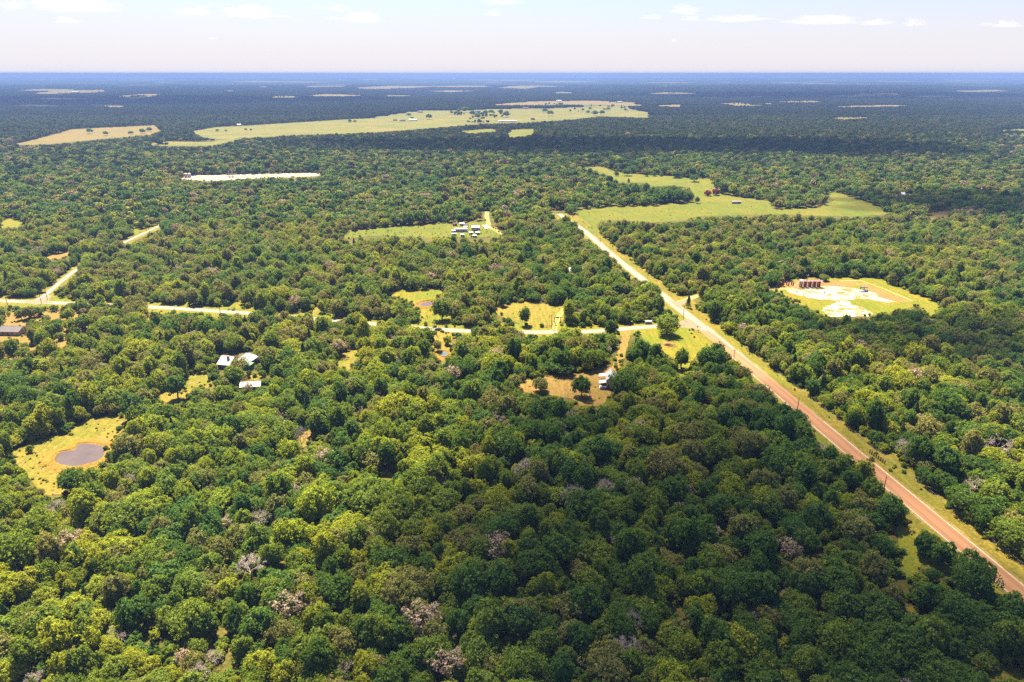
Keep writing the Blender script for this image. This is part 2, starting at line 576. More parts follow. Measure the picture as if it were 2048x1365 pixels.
# road centre lines, in ground metres
r0 = Vector(G(1403, 653)); r1 = Vector(G(2005, 1156))
rd = (r1 - r0).normalized()
MAIN_S = [r0, r1 + rd * 60]                                             # junction to the lower right
MAIN_N = [r0] + [Vector(G(*p)) for p in ((1332, 597), (1268, 546), (1222, 509), (1196, 486), (1176, 468), (1150, 449), (1118, 428))]
MAIN_N = smooth_line(MAIN_N, 2)
WEST = smooth_line([Vector(G(*p)) for p in ((1403, 650), (1360, 651), (1300, 654), (1240, 659), (1180, 664), (1110, 665), (1050, 665), (980, 664), (900, 661), (860, 658), (780, 652), (700, 645), (620, 638), (560, 632), (490, 626.5), (400, 620.5), (300, 614.5), (200, 609.5), (100, 606), (0, 602), (-200, 595))], 2)
LANE = smooth_line([Vector(G(*p)) for p in ((62, 605), (85, 596), (115, 569), (150, 541), (200, 512), (245, 487), (285, 468), (312, 456), (335, 440), (350, 415), (352, 395))], 2)
RANCH = smooth_line([Vector(G(*p)) for p in ((1108, 662), (1110, 652), (1115, 640), (1120, 628), (1131, 616), (1150, 606))], 2)
PADRD = smooth_line([Vector(G(*p)) for p in ((1350, 606), (1372, 602), (1393, 592), (1440, 584), (1500, 580), (1560, 577), (1590, 578))], 2)
TRDRIVE = smooth_line([Vector(G(*p)) for p in ((974, 424), (974, 440), (978, 452), (992, 462), (1010, 471), (1030, 478))], 2)
CABIN = smooth_line([Vector(G(*p)) for p in ((1255, 660), (1248, 690), (1240, 715), (1228, 742), (1212, 760))], 2)

W2 = 3.9
ribbon("verge", M['verge'], MAIN_S, -17, 13, 0.04, 1.5, seed=1)
ribbon("verge", M['verge'], MAIN_N, -10, 17, 0.044, 1.5, seed=2)
ribbon("verge", M['lawn'], WEST, -12, 15, 0.048, 1.5, seed=3)
ribbon("verge", M['verge'], LANE, -7, 7, 0.052, 1.2, seed=4)
M['shoulder'] = grass("gravel_shoulder", (0.34, 0.25, 0.15), (0.40, 0.29, 0.19), (0.27, 0.22, 0.08), 0.5, 0.4)
ribbon("shoulder", M['shoulder'], MAIN_S, -W2 - 0.9, W2 + 0.9, 0.071, 1.1, 2.5, seed=21)
ribbon("shoulder", M['shoulder'], MAIN_N, -4.0, 4.0, 0.075, 1.0, 2.5, seed=22)
ribbon("shoulder", M['shoulder'], WEST, -3.5, 3.5, 0.079, 0.9, 2.5, seed=23)
ribbon("road", M['road_pale'], MAIN_N, -3.2, 3.2, 0.092, 0.35, seed=5)
ribbon("road", M['road_pale'], MAIN_S, -W2, W2, 0.084, 0.35, seed=6)
def redright(s):
    L = 0.44
    return 1.1 + (W2 - 1.13) * min(1.0, max(0.0, s / 0.25))
ribbon("road", M['road_red'], [r0 + rd * 8] + [MAIN_S[1]], lambda s: -redright(s), W2 - 0.05, 0.089, 0.3, seed=7)
for side in (-1, 1):
    ribbon("edge_line", M['paint_white'], [r0 + rd * (130 if side < 0 else 40)] + [MAIN_S[1]], side * (W2 - 0.25) - 0.09, side * (W2 - 0.25) + 0.09, 0.094, 0.0)
ribbon("road", M['road_pale'], WEST, -2.9, 2.9, 0.088, 0.35, seed=8)
ribbon("road", M['road_pale'], LANE, -2.0, 2.0, 0.085, 0.35, seed=9)
for off in (-1.0, 1.0):
    ribbon("track", M['track'], RANCH, off - 0.75, off + 0.75, 0.07, 0.3, seed=10 + off)
ribbon("track", M['track'], PADRD, -2.6, 2.6, 0.073, 0.6, seed=12)
ribbon("track", M['track'], TRDRIVE, -2.4, 2.4, 0.07, 0.6, seed=13)
ribbon("track", M['yard'], CABIN, -2.4, 2.4, 0.07, 0.8, seed=14)
# flared mouths of the junction and of the pad drive
sheet("road", M['road_pale'], [(1352, 647), (1376, 637), (1386, 643), (1404, 655), (1398, 662), (1382, 658), (1352, 655)], 0.096, 0.3)
sheet("road", M['road_pale'], [(1330, 594), (1346, 604), (1362, 603), (1383, 596), (1386, 600), (1364, 610), (1362, 620), (1352, 614)], 0.098, 0.3)
sheet("road", M['road_pale'], [(40, 604), (75, 600), (95, 590), (104, 592), (96, 600), (108, 607), (70, 610)], 0.093, 0.3)

# clearings: (name, material, outline in the photograph, height of the sheet)
CLR = []
def clearing(name, mat, pix, z=0.06, amp=1.0, step=5.0, carve=True, build=True, label=None):
    if build:
        sheet(name, mat, pix, z, amp, step, label)
    if carve:
        CLR.append(pix)

clearing("meadow", M['dry'], [(22, 905), (70, 882), (130, 866), (172, 840), (235, 829), (268, 832), (256, 850), (226, 880), (218, 922), (208, 946), (165, 940), (150, 950), (128, 988), (95, 992), (60, 958), (30, 932)])
clearing("meadow", M['dry'], [(322, 786), (345, 778), (368, 757), (400, 747), (428, 755), (422, 769), (387, 776), (372, 797), (345, 809), (320, 801)], 0.062)
clearing("bare_patch", M['yard'], [(590, 882), (608, 856), (636, 852), (632, 871), (612, 893), (592, 902)], 0.064)
clearing("bare_patch", M['dry'], [(672, 716), (690, 705), (720, 697), (716, 716), (700, 740), (680, 741)], 0.064)
clearing("bare_patch", M['yard'], [(1626, 1106), (1646, 1100), (1640, 1126), (1631, 1137)], 0.064)
clearing("bare_patch", M['dry'], [(300, 1240), (318, 1237), (316, 1252), (302, 1254)], 0.064)
clearing("bare_patch", M['dry'], [(765, 938), (784, 936), (782, 952), (768, 953)], 0.064)
clearing("yard", M['yard'], [(1026, 769), (1075, 757), (1125, 747), (1172, 744), (1188, 735), (1226, 735), (1226, 742), (1222, 788), (1205, 812), (1160, 812), (1142, 797), (1100, 791), (1050, 785)], 0.066)
clearing("yard", M['yard'], [(1226, 745), (1236, 711), (1247, 711), (1240, 745)], 0.0, build=False)
clearing("lawn", M['lawn'], [(1278, 660), (1340, 654), (1384, 660), (1412, 684), (1425, 700), (1402, 706), (1380, 728), (1376, 752), (1360, 752), (1352, 722), (1326, 702), (1298, 690), (1284, 676)], 0.066)
clearing("meadow", M['dry'], [(978, 623), (1020, 608), (1060, 602), (1098, 611), (1132, 611), (1136, 628), (1122, 650), (1100, 657), (1060, 656), (1025, 642)], 0.062)
clearing("meadow", M['lawn'], [(763, 589), (800, 580), (882, 577), (888, 589), (868, 600), (882, 622), (904, 636), (904, 654), (862, 657), (844, 642), (834, 611), (790, 593)], 0.062)
clearing("meadow", M['dry'], [(864, 664), (908, 668), (903, 690), (908, 702), (888, 717), (868, 712), (865, 690)], 0.063)
clearing("lawn", M['lawn'], [(455, 613), (478, 598), (491, 599), (490, 619), (455, 621)], 0.064)
clearing("lawn", M['dry'], [(612, 628), (634, 614), (640, 616), (640, 630)], 0.064)
clearing("meadow", M['meadow'], [(684, 471), (700, 462), (830, 450), (900, 447), (968, 442), (982, 455), (1014, 470), (1000, 474), (960, 475), (905, 475), (850, 477), (800, 474), (740, 472), (688, 479)], 0.066, 1.5, 8)
clearing("meadow", M['meadow'], [(1143, 425), (1165, 418), (1250, 413), (1300, 413), (1345, 407), (1392, 402), (1390, 392), (1380, 376), (1345, 371), (1300, 375), (1288, 366), (1240, 366), (1205, 346), (1163, 335), (1200, 333), (1238, 345), (1290, 350), (1330, 352), (1380, 357), (1420, 357), (1427, 370), (1437, 386), (1480, 396), (1537, 402), (1548, 418), (1600, 418), (1640, 413), (1668, 402), (1654, 394), (1658, 383), (1700, 394), (1735, 404), (1768, 420), (1774, 428), (1720, 433), (1650, 433), (1560, 429), (1480, 431), (1400, 433), (1360, 441), (1300, 446), (1250, 441), (1200, 441), (1192, 452), (1196, 472), (1182, 474), (1178, 445), (1160, 436)], 0.066, 2, 10)
clearing("meadow", M['lawn'], [(1540, 577), (1560, 562), (1600, 557), (1650, 554), (1700, 556), (1762, 557), (1784, 571), (1832, 589), (1882, 604), (1876, 620), (1862, 638), (1838, 612), (1780, 626), (1740, 632), (1700, 634), (1650, 634), (1614, 616), (1575, 594)], 0.060)
sheet("bare_soil", M['redsoil'], [(1545, 577), (1556, 568), (1600, 564), (1660, 562), (1712, 563), (1722, 570), (1700, 574), (1660, 575), (1600, 577), (1570, 581)], 0.066, 1.2, 3)
sheet("pad", M['pad'], [(1572, 579), (1610, 575), (1660, 573), (1700, 576), (1738, 583), (1768, 598), (1792, 604), (1764, 604), (1722, 598), (1692, 602), (1714, 613), (1742, 624), (1735, 634), (1662, 634), (1644, 621), (1662, 610), (1678, 602), (1640, 600), (1600, 592)], 0.072, 2.2, 3)
sheet("bare_soil", M['redsoil'], [(1716, 563), (1722, 563), (1824, 604), (1800, 605), (1770, 598), (1742, 584)], 0.068, 1.0, 3)
ribbon("track", M['track'], [Vector(G(*p)) for p in ((1680, 562.5), (1722, 561.5), (1770, 579), (1826, 603))], -0.8, 0.8, 0.078, 0.3)
clearing("pad", M['pad'], [(358, 359), (372, 351), (460, 349.5), (550, 348), (640, 345.5), (640, 352), (600, 355), (540, 356), (480, 359), (420, 363)], 0.07, 2.0, 8)
clearing("bare_patch", M['yard'], [(84, 518), (104, 507), (140, 506), (138, 512), (112, 521)], 0.064)
clearing("field", M['fieldtan'], [(18, 291), (60, 282), (120, 266), (142, 259), (310, 251), (322, 262), (300, 270), (240, 275), (180, 281), (100, 289)], 0.1, 8, 40)
clearing("field", M['field'], [(296, 287), (340, 283), (420, 284), (470, 277), (494, 275), (430, 291), (350, 293), (308, 291)], 0.1, 5, 30)
clearing("field", M['field'], [(385, 263), (430, 255), (520, 250), (600, 245), (680, 240), (740, 237), (800, 228), (830, 222), (900, 222), (1000, 218.5), (1100, 217), (1200, 213), (1242, 212), (1294, 225), (1298, 236), (1200, 233), (1150, 239), (1050, 246), (960, 248), (870, 256), (780, 263), (680, 268), (580, 271), (500, 276), (440, 279), (400, 273)], 0.1, 8, 40)
clearing("field", M['fieldtan'], [(982, 209), (1060, 203.5), (1180, 201.5), (1262, 205), (1294, 213), (1200, 210), (1100, 211), (1000, 212)], 0.11, 8, 40)
clearing("field", M['meadow'], [(918, 263), (980, 258), (1004, 262), (940, 267)], 0.11, 4, 30)
clearing("field", M['meadow'], [(1014, 268), (1024, 260), (1070, 258), (1062, 270), (1022, 276)], 0.11, 4, 30)
clearing("field", M['meadow'], [(1988, 262), (2060, 257), (2070, 272), (2010, 271)], 0.11, 4, 30)
clearing("meadow", M['fieldtan'], [(1848, 426), (1906, 417), (1898, 436), (1858, 441)], 0.11, 2, 10)
for a in ([(1660, 236), (1720, 232), (1742, 236), (1690, 239)], [(1438, 207), (1500, 205.5), (1545, 207.5), (1530, 212), (1460, 212)],
          [(1700, 189), (1760, 186.5), (1800, 187), (1806, 192), (1710, 192.5)], [(1810, 193), (1870, 191), (1930, 193.5), (1860, 195.5)],
          [(372, 169), (540, 163), (640, 164.5), (600, 170), (400, 171.5)], [(205, 174), (300, 171), (345, 172), (260, 175)],
          [(60, 187), (130, 181), (215, 180), (210, 185), (90, 189)], [(700, 176), (760, 173), (900, 172), (820, 177)], [(1000, 165), (1080, 160), (1180, 160.5), (1110, 167)],
          [(1650, 213), (1760, 211), (1780, 214), (1690, 215)], [(600, 172), (690, 170), (690, 174), (620, 175)], [(1280, 170), (1420, 167), (1440, 171), (1330, 173)],
          [(1900, 182), (1990, 180), (2030, 183), (1930, 185)], [(262, 189), (325, 188), (322, 191), (265, 191.5)], [(850, 183), (900, 181), (960, 182.5), (900, 185)]):
    clearing("field", M['fieldtan'], a, 0.12, 12, 60)
for k in range(95):
    py_ = 152.5 + 62 * random.random() ** 2.0
    px_ = random.uniform(-20, 2060)
    wv = random.uniform(14, 75); hv = random.uniform(0.35, 0.9) * (1 + (py_ - 150) / 22)
    if py_ > 196 and 380 < px_ < 1330: continue
    pts = [(px_ - wv, py_ + hv * 0.3), (px_ - wv * 0.4, py_ - hv), (px_ + wv * 0.3, py_ - hv * 0.7), (px_ + wv, py_ + hv * 0.1), (px_ + wv * 0.4, py_ + hv), (px_ - wv * 0.5, py_ + hv * 0.9)]
    far = py_ < 167.0
    clearing("field", M['fieldtan'] if random.random() < 0.6 else M['field'], pts, (8.6 + 0.01 * k) if far else (0.14 + 0.003 * k), 12, 60, carve=not far)
clearing("lawn", M['lawn'], [(1795, 1040), (1816, 1050), (1850, 1088), (1905, 1120), (1915, 1150), (1880, 1140), (1842, 1128), (1832, 1172), (1802, 1152), (1796, 1090)], 0.03)
clearing("lawn", M['verge'], [(1975, 1345), (2000, 1325), (2048, 1335), (2060, 1370), (1985, 1370)], 0.03)
clearing("lawn", M['verge'], [(1796, 1240), (1808, 1215), (1828, 1212), (1826, 1232)], 0.03)
clearing("lawn", M['lawn'], [(1742, 914), (1790, 902), (1806, 928), (1780, 945), (1762, 935)], 0.03)
clearing("lawn", M['lawn'], [(0, 442), (18, 438), (48, 444), (40, 456), (0, 457)], 0.062)
clearing("yard", M['dry'], [(405, 765), (420, 758), (425, 770), (412, 778)], 0.06)
clearing("yard", M['dry'], [(500, 752), (520, 744), (524, 758), (505, 762)], 0.06)
clearing("yard", M['dry'], [(568, 760), (584, 752), (586, 770), (572, 776)], 0.06)

# parkland: thin tree cover over grass and bare soil
PARK = [([(-30, 626), (240, 622), (335, 618), (330, 640), (262, 676), (165, 718), (40, 742), (-30, 745)], 0.42),
        ([(180, 402), (360, 392), (354, 428), (316, 458), (252, 472), (190, 444)], 0.40)]
sheet("parkland", M['yard'], PARK[0][0], 0.028, 1.5, 6)
sheet("parkland", M['lawn'], PARK[1][0], 0.028, 1.5, 6)

# stretches that stay open to view (roads, houses, installations)
OPEN = [[(-10, 597), (128, 598), (128, 613), (-10, 612)], [(60, 606), (110, 564), (150, 536), (158, 541), (120, 572), (92, 606)],
        [(295, 612), (492, 622), (492, 631), (295, 618)], [(858, 649), (928, 655), (928, 667), (858, 665)],
        [(1050, 656), (1108, 657), (1108, 669), (1050, 671)], [(1165, 655), (1395, 642), (1395, 662), (1250, 662), (1172, 670)],
        [(432, 704), (512, 704), (516, 742), (432, 742)], [(480, 756), (522, 756), (522, 779), (480, 779)],
        [(1100, 420), (1122, 420), (1130, 434), (1112, 432)], [(-5, 645), (46, 645), (46, 676), (-5, 676)],
        [(1184, 730), (1222, 730), (1222, 784), (1184, 784)], [(1144, 542), (1160, 542), (1160, 545), (1144, 545)],
        [(414, 425.5), (436, 425.5), (436, 428), (414, 428)], [(1803, 387.5), (1820, 387.5), (1820, 390), (1803, 390)],
        [(1190, 476), (1204, 476), (1300, 560), (1285, 562)], [(1330, 596), (1400, 588), (1400, 606), (1345, 612)],
        [(965, 425), (985, 425), (985, 445), (968, 445)], [(240, 480), (320, 448), (322, 456), (250, 490)]]
ROADS = [(MAIN_S, 10.5), (MAIN_N, 9.5), (WEST, 7.0), (LANE, 4.2), (RANCH, 5.0), (PADRD, 4.5), (TRDRIVE, 5.0), (CABIN, 3.5)]

# ------------------------------------------------------------------ ponds
def pond(name, label, pix, wmat, bmat, berm=0.9, bw=3.0, label_bank=None):
    g = [Vector(G(*p)) for p in pix]
    c = sum(g, Vector((0, 0))) / len(g)
    g = smooth_line(g + [g[0]], 3)[:-1]
    me = bpy.data.meshes.new(name)
    me.from_pydata([(p.x, p.y, 0.16) for p in g], [], [tuple(range(len(g)))])
    if me.polygons[0].normal.z < 0: me.flip_normals()
    me.materials.append(wmat)
    o = bpy.data.objects.new(name, me); COL.objects.link(o); tag(o, label, kind='structure')
    prof = [(-0.4, 0.12), (0.5, 0.22), (1.2, 0.55), (bw, berm), (bw + 1.2, berm * 0.9), (bw + 4.5, 0.02)]
    v, f = [], []
    n = len(g)
    for i, p in enumerate(g):
        d = (p - c).normalized()
        w = 1 + 0.35 * mnoise.noise(Vector((p.x / 6, p.y / 6, 2)))
        for (r, z) in prof:
            q = p + d * (r * w)
            v.append((q.x, q.y, z))
    m = len(prof)
    for i in range(n):
        j = (i + 1) % n
        for k in range(m - 1):
            f.append((i * m + k, i * m + k + 1, j * m + k + 1, j * m + k))
    me = bpy.data.meshes.new("bank")
    me.from_pydata(v, [], f)
    me.materials.append(bmat)
    bm = bmesh.new(); bm.from_mesh(me); bmesh.ops.recalc_face_normals(bm, faces=bm.faces); bm.to_mesh(me); bm.free()
    if sum(p.normal.z for p in me.polygons) < 0: me.flip_normals()
    b = bpy.data.objects.new("bank", me); COL.objects.link(b); tag(b, kind='structure')

M['bank'] = grass("pond_bank", (0.30, 0.215, 0.05), (0.42, 0.225, 0.075), (0.45, 0.25, 0.13), 0.55, 0.4)
pond("pond", "muddy brown stock pond with an orange bank in a dry meadow", [(108, 920), (114, 908), (127, 904), (138, 903), (152, 900), (155, 891), (164, 888), (184, 889), (203, 892), (208, 898), (210, 908), (204, 917), (190, 925), (168, 930), (150, 934), (126, 931), (113, 926)], M['water'], M['bank'], 0.55, 1.3)
pond("pond", "small shallow pond under an orange bank north of the side road", [(838, 611), (846, 606), (864, 603), (868, 608), (860, 613), (846, 614)], M['water'], M['bank'], 1.1, 2.0)
pond("pond", "tiny blue grey pool among trees south of the side road", [(880, 710), (884, 704), (892, 703), (896, 709), (889, 715)], M['water_blue'], M['bank'], 0.3, 1.0)

# ------------------------------------------------------------------ trees: geometry
def unit(a):
    return a / np.maximum(np.linalg.norm(a, axis=-1, keepdims=True), 1e-9)

def cards(c, nrm, size, r, aspect=(0.7, 1.3)):
    """leaf clumps: one uneven four-cornered face each"""
    n = len(c)
    nrm = unit(nrm)
    t = unit(np.cross(nrm, unit(r.normal(size=(n, 3)))))
    b = np.cross(nrm, t)
    asp = r.uniform(aspect[0], aspect[1], (n, 1))
    hs = (size.reshape(-1, 1) / 2)
    out = np.empty((n, 4, 3))
    for k, (sx, sy) in enumerate(((-1, -1), (1, -1), (1, 1), (-1, 1))):
        jx = r.uniform(0.55, 1.15, (n, 1)); jy = r.uniform(0.55, 1.15, (n, 1))
        bend = r.uniform(-0.25, 0.25, (n, 1))
        out[:, k] = c + t * (sx * hs * asp * jx) + b * (sy * hs / asp * jy) + nrm * (bend * hs)
    return out.reshape(-1, 3)

def crown_lobes(r, R, RV, zc, n_lobes, per, size, lobe_k=0.29, fill=120, fill_size=1.3, low=-0.35, loose=0):
    k = np.arange(n_lobes) + 0.5
    sz = 1 - k / n_lobes * (1 - low)
    az = k * 2.399963 + r.uniform(0, 6.28)
    az += r.normal(0, 0.25, n_lobes)
    sz = np.clip(sz + r.normal(0, 0.08, n_lobes), low, 0.99)
    ch = np.sqrt(1 - sz ** 2)
    ph = r.uniform(0, 6.28, 3)
    mod = 0.80 + 0.17 * np.sin(2 * az + ph[0]) + 0.14 * np.sin(3 * az + ph[1]) + r.normal(0, 0.15, n_lobes)
    mod = np.clip(mod, 0.42, 1.25)
    d = np.stack([ch * np.cos(az), ch * np.sin(az), sz], 1)
    c = d * np.array([R, R, RV]) * (mod * 0.80).reshape(-1, 1)
    lr = R * lobe_k * r.uniform(0.65, 1.3, n_lobes)
    cc = np.repeat(c, per, 0)
    dd = np.repeat(d, per, 0)
    ll = np.repeat(lr, per)
    q = unit(r.normal(size=(len(cc), 3)) + dd * 0.9 + np.array([0, 0, 0.45]))
    rad = ll * (0.55 + 0.5 * r.random(len(cc)) ** 0.5)
    p = cc + q * (rad.reshape(-1, 1)) * np.array([1, 1, 0.8])
    nr = q + r.normal(size=q.shape) * 0.45
    s = size * r.uniform(0.6, 1.35, len(p))
    a = cards(p, nr, s, r)
    if loose:
        q = unit(r.normal(size=(loose, 3)) + np.array([0, 0, 0.5]))
        q = q[q[:, 2] > low]
        az2 = np.arctan2(q[:, 1], q[:, 0])
        md = 0.84 + 0.15 * np.sin(2 * az2 + ph[0]) + 0.11 * np.sin(3 * az2 + ph[1]) + 0.10 * np.sin(5 * az2 + 4 * q[:, 2] + ph[2])
        p = q * np.array([R, R, RV]) * (md * r.uniform(0.66, 1.10, len(q))).reshape(-1, 1)
        hole = np.array([mnoise.noise(Vector((x * 0.75 + ph[0], y * 0.75, z * 0.75))) for x, y, z in p]) > -0.12
        p, q = p[hole], q[hole]
        a = np.concatenate([a, cards(p, q + r.normal(size=q.shape) * 0.6, size * r.uniform(0.6, 1.4, len(q)), r)])
    if fill:
        q = unit(r.normal(size=(fill, 3)))
        p = q * np.array([R, R, RV]) * (0.62 * r.random((fill, 1)) ** 0.4)
        b = cards(p, q + r.normal(size=q.shape) * 0.6, np.full(fill, fill_size), r)
        a = np.concatenate([a, b])
    a[:, 2] += zc
    return a

def crown_cone(r, R, H, z0, n, size):
    t = r.random(n) ** 0.75
    az = r.uniform(0, 6.28, n)
    rr = R * (1 - t) ** 0.8 * (0.75 + 0.3 * r.random(n)) * (0.85 + 0.2 * np.sin(az * 3 + t * 9))
    p = np.stack([rr * np.cos(az), rr * np.sin(az), z0 + t * (H - z0)], 1)
    nr = np.stack([np.cos(az), np.sin(az), np.full(n, 0.45)], 1) + r.normal(size=(n, 3)) * 0.5
    return cards(p, nr, size * r.uniform(0.6, 1.3, n), r)

def cards_mesh(name, verts, mat):
    n = len(verts) // 4
    me = bpy.data.meshes.new(name)
    me.vertices.add(len(verts))
    me.vertices.foreach_set('co', verts.astype(np.float32).ravel())
    me.loops.add(4 * n)
    me.loops.foreach_set('vertex_index', np.arange(4 * n, dtype=np.int32))
    me.polygons.add(n)
    me.polygons.foreach_set('loop_start', np.arange(0, 4 * n, 4, dtype=np.int32))
    me.polygons.foreach_set('loop_total', np.full(n, 4, np.int32))
    me.update()
    me.materials.append(mat)
    return me

def limb(mb, r, p, d, L, rad, depth, spread, n=5, twig=0.03):
    seg = 2
    for s in range(seg):
        d2 = (d + Vector(r.normal(0, 0.16, 3)) + Vector((0, 0, 0.06))).normalized()
        q = p + d2 * (L / seg)
        r2 = max(twig, rad * 0.82)
        mb.tube(p, q, rad, r2, n, False)
        p, d, rad = q, d2, r2
    if depth == 0 and twig < 0.039:
        for i in range(2):
            e = p + (d * 0.5 + Vector(r.normal(0, 0.55, 3))).normalized() * r.uniform(0.5, 1.1)
            mb.tube(p, e, 0.024, 0.014, 3, False)
    if depth > 0:
        k = int(r.integers(2, 5))
        for i in range(k):
            ax = Vector(r.normal(0, 1, 3)); ax = (ax - ax.dot(d) * d).normalized()
            nd = (d + ax * spread * r.uniform(0.6, 1.25)).normalized()
            limb(mb, r, p, nd, L * r.uniform(0.55, 0.85), rad * 0.66, depth - 1, spread, max(3, n - 1), twig)

def trunk_mb(r, H, rad, zc, R):
    mb = MB()
    top = Vector((r.normal(0, 0.3), r.normal(0, 0.3), zc - 0.8))
    mb.tube((0, 0, -0.15), top * 0.5 + Vector((0.1, 0, 0)), rad * 1.25, rad, 7, False)
    mb.tube(top * 0.5 + Vector((0.1, 0, 0)), top, rad, rad * 0.7, 7, False)
    for k in range(5):
        a = k * 1.257 + r.uniform(-0.4, 0.4)
        e = Vector((math.cos(a) * R * 0.6, math.sin(a) * R * 0.6, zc + r.uniform(0.0, 1.6)))
        m_ = top.lerp(e, 0.5) + Vector((0, 0, 0.4))
        s = top * r.uniform(0.6, 1.0)
        mb.tube(s, m_, rad * 0.5, rad * 0.3, 5, False)
        mb.tube(m_, e, rad * 0.3, rad * 0.12, 5, False)
    return mb

def dead_mb(r, H, spread=0.75, depth=4, twig=0.035):
    mb = MB()
    p = Vector((0, 0, -0.15))
    q = Vector((r.normal(0, 0.25), r.normal(0, 0.25), H * 0.34))
    mb.tube(p, q, 0.26, 0.2, 7, False)
    for k in range(5):
        a = k * 1.257 + r.uniform(-0.3, 0.3)
        limb(mb, r, q * r.uniform(0.8, 1.0), Vector((math.cos(a) * spread, math.sin(a) * spread, 0.75)).normalized(), H * 0.25, 0.14, depth, spread, 5, twig)
    return mb

SHAPES = {}     # kind -> list of dicts(crown verts, trunk builder, R, H)
def add_shape(kind, crown, trunk, R, H):
    SHAPES.setdefault(kind, []).append(dict(crown=crown, trunk=trunk, R=R, H=H))

FORMS = [("rounded", 4.6, 3.9, 4.9), ("rounded", 4.8, 4.1, 5.1), ("rounded", 4.4, 3.8, 4.6),
         ("broad", 6.0, 3.6, 4.8), ("broad", 5.8, 3.9, 5.0), ("upright", 3.7, 4.9, 6.0), ("upright", 4.0, 4.7, 5.8), ("broad", 6.3, 3.3, 4.6), ("rounded", 5.0, 3.7, 4.7), ("upright", 3.5, 4.4, 5.6), ("broad", 5.6, 3.2, 4.4)]
for i, (fm, R, RV, zc) in enumerate(FORMS):
    r = np.random.default_rng(100 + i)
    add_shape(fm, crown_lobes(r, R, RV, zc, 105, 36, 0.38, 0.165, 160, 1.2, -0.78, 2300), trunk_mb(r, zc + RV, 0.26, zc, R), R, zc + RV)
for i in range(3):
    r = np.random.default_rng(200 + i)
    H = 7.0 + i
    t = MB(); t.tube((0, 0, -0.15), (0.05, 0, H * 0.8), 0.16, 0.05, 6, False)
    add_shape('cedar', crown_cone(r, 2.3 + 0.2 * i, H, 0.5, 1100, 0.42), t, 2.4, H)
for i in range(3):
    r = np.random.default_rng(300 + i)
    t = MB()
    for k in range(4):
        a = k * 1.57 + 0.3
        t.tube((0, 0, -0.1), (math.cos(a) * 0.9, math.sin(a) * 0.9, 1.4), 0.06, 0.03, 5, False)
    add_shape('shrub', crown_lobes(r, 2.1, 1.5, 1.5, 22, 44, 0.36, 0.30, 50, 0.8, -0.75), t, 2.1, 3.0)
for i in range(4):
    r = np.random.default_rng(400 + i)
    add_shape('dead', None, dead_mb(r, 8.5 + 0.6 * i, 0.8, 4, 0.03), 6.2, 10.5)
for i in range(2):
    r = np.random.default_rng(450 + i)
    add_shape('sparse', crown_lobes(r, 4.4, 3.2, 5.4, 40, 20, 0.42, 0.26, 0), dead_mb(r, 8.0, 0.8, 3, 0.04), 4.4, 8.6)
for i, (fm, R, RV, zc) in enumerate([("r", 4.8, 3.8, 5.7), ("b", 5.9, 3.4, 5.6), ("u", 4.1, 4.4, 6.2), ("r", 4.5, 3.6, 5.4)]):
    r = np.random.default_rng(500 + i)
    add_shape('mid', crown_lobes(r, R, RV - 0.2, zc - 0.3, 34, 20, 0.85, 0.22, 30, 1.8, -0.6, 320), None, R, zc + RV)

LEAFS = ['leaf_deep', 'leaf_mid', 'leaf_yellow', 'leaf_olive']
def combined_mesh(name, sh, mat):
    """crown and trunk in one mesh for the woodland that is too many to count"""
    vs, fs, mi = [], [], []
    if sh['crown'] is not None:
        c = sh['crown']
        vs += [tuple(p) for p in c.tolist()]
        fs += [(i, i + 1, i + 2, i + 3) for i in range(0, len(c), 4)]
        mi += [0] * (len(c) // 4)
    if sh['trunk'] is not None:
        o = len(vs)
        vs += [tuple(p) for p in sh['trunk'].v]
        fs += [tuple(k + o for k in f) for f in sh['trunk'].f]
        mi += [1 if sh['crown'] is not None else 0] * len(sh['trunk'].f)
    me = bpy.data.meshes.new(name)
    me.from_pydata(vs, [], fs)
    me.materials.append(mat if sh['crown'] is not None else M['deadwood'])
    me.materials.append(M['bark'])
    me.polygons.foreach_set('material_index', mi)
    return me

LIB = bpy.data.collections.new("tree_library")          # not linked to the scene: shapes for the woodland only
LIBIDX = {}
_n = [0]
def lib(key, me):
    o = bpy.data.objects.new("template_%03d" % _n[0], me)
    LIB.objects.link(o)
    LIBIDX[key] = _n[0]
    _n[0] += 1
for kind in ('rounded', 'broad', 'upright'):
    for i, sh in enumerate(SHAPES[kind]):
        for lm in LEAFS:
            lib((kind, i, lm), combined_mesh("woodland_tree", sh, M[lm]))
for kind, lms in (('cedar', ['leaf_cedar']), ('shrub', ['leaf_deep', 'leaf_mid', 'leaf_yellow']), ('dead', ['deadwood']), ('sparse', ['leaf_brown', 'leaf_olive']), ('mid', LEAFS + ['leaf_brown', 'leaf_cedar'] + [l + '_far' for l in LEAFS] + ['leaf_brown_far'])):
    for i, sh in enumerate(SHAPES[kind]):
        for lm in lms:
            lib((kind, i, lm), combined_mesh("woodland_tree", sh, M[lm]))
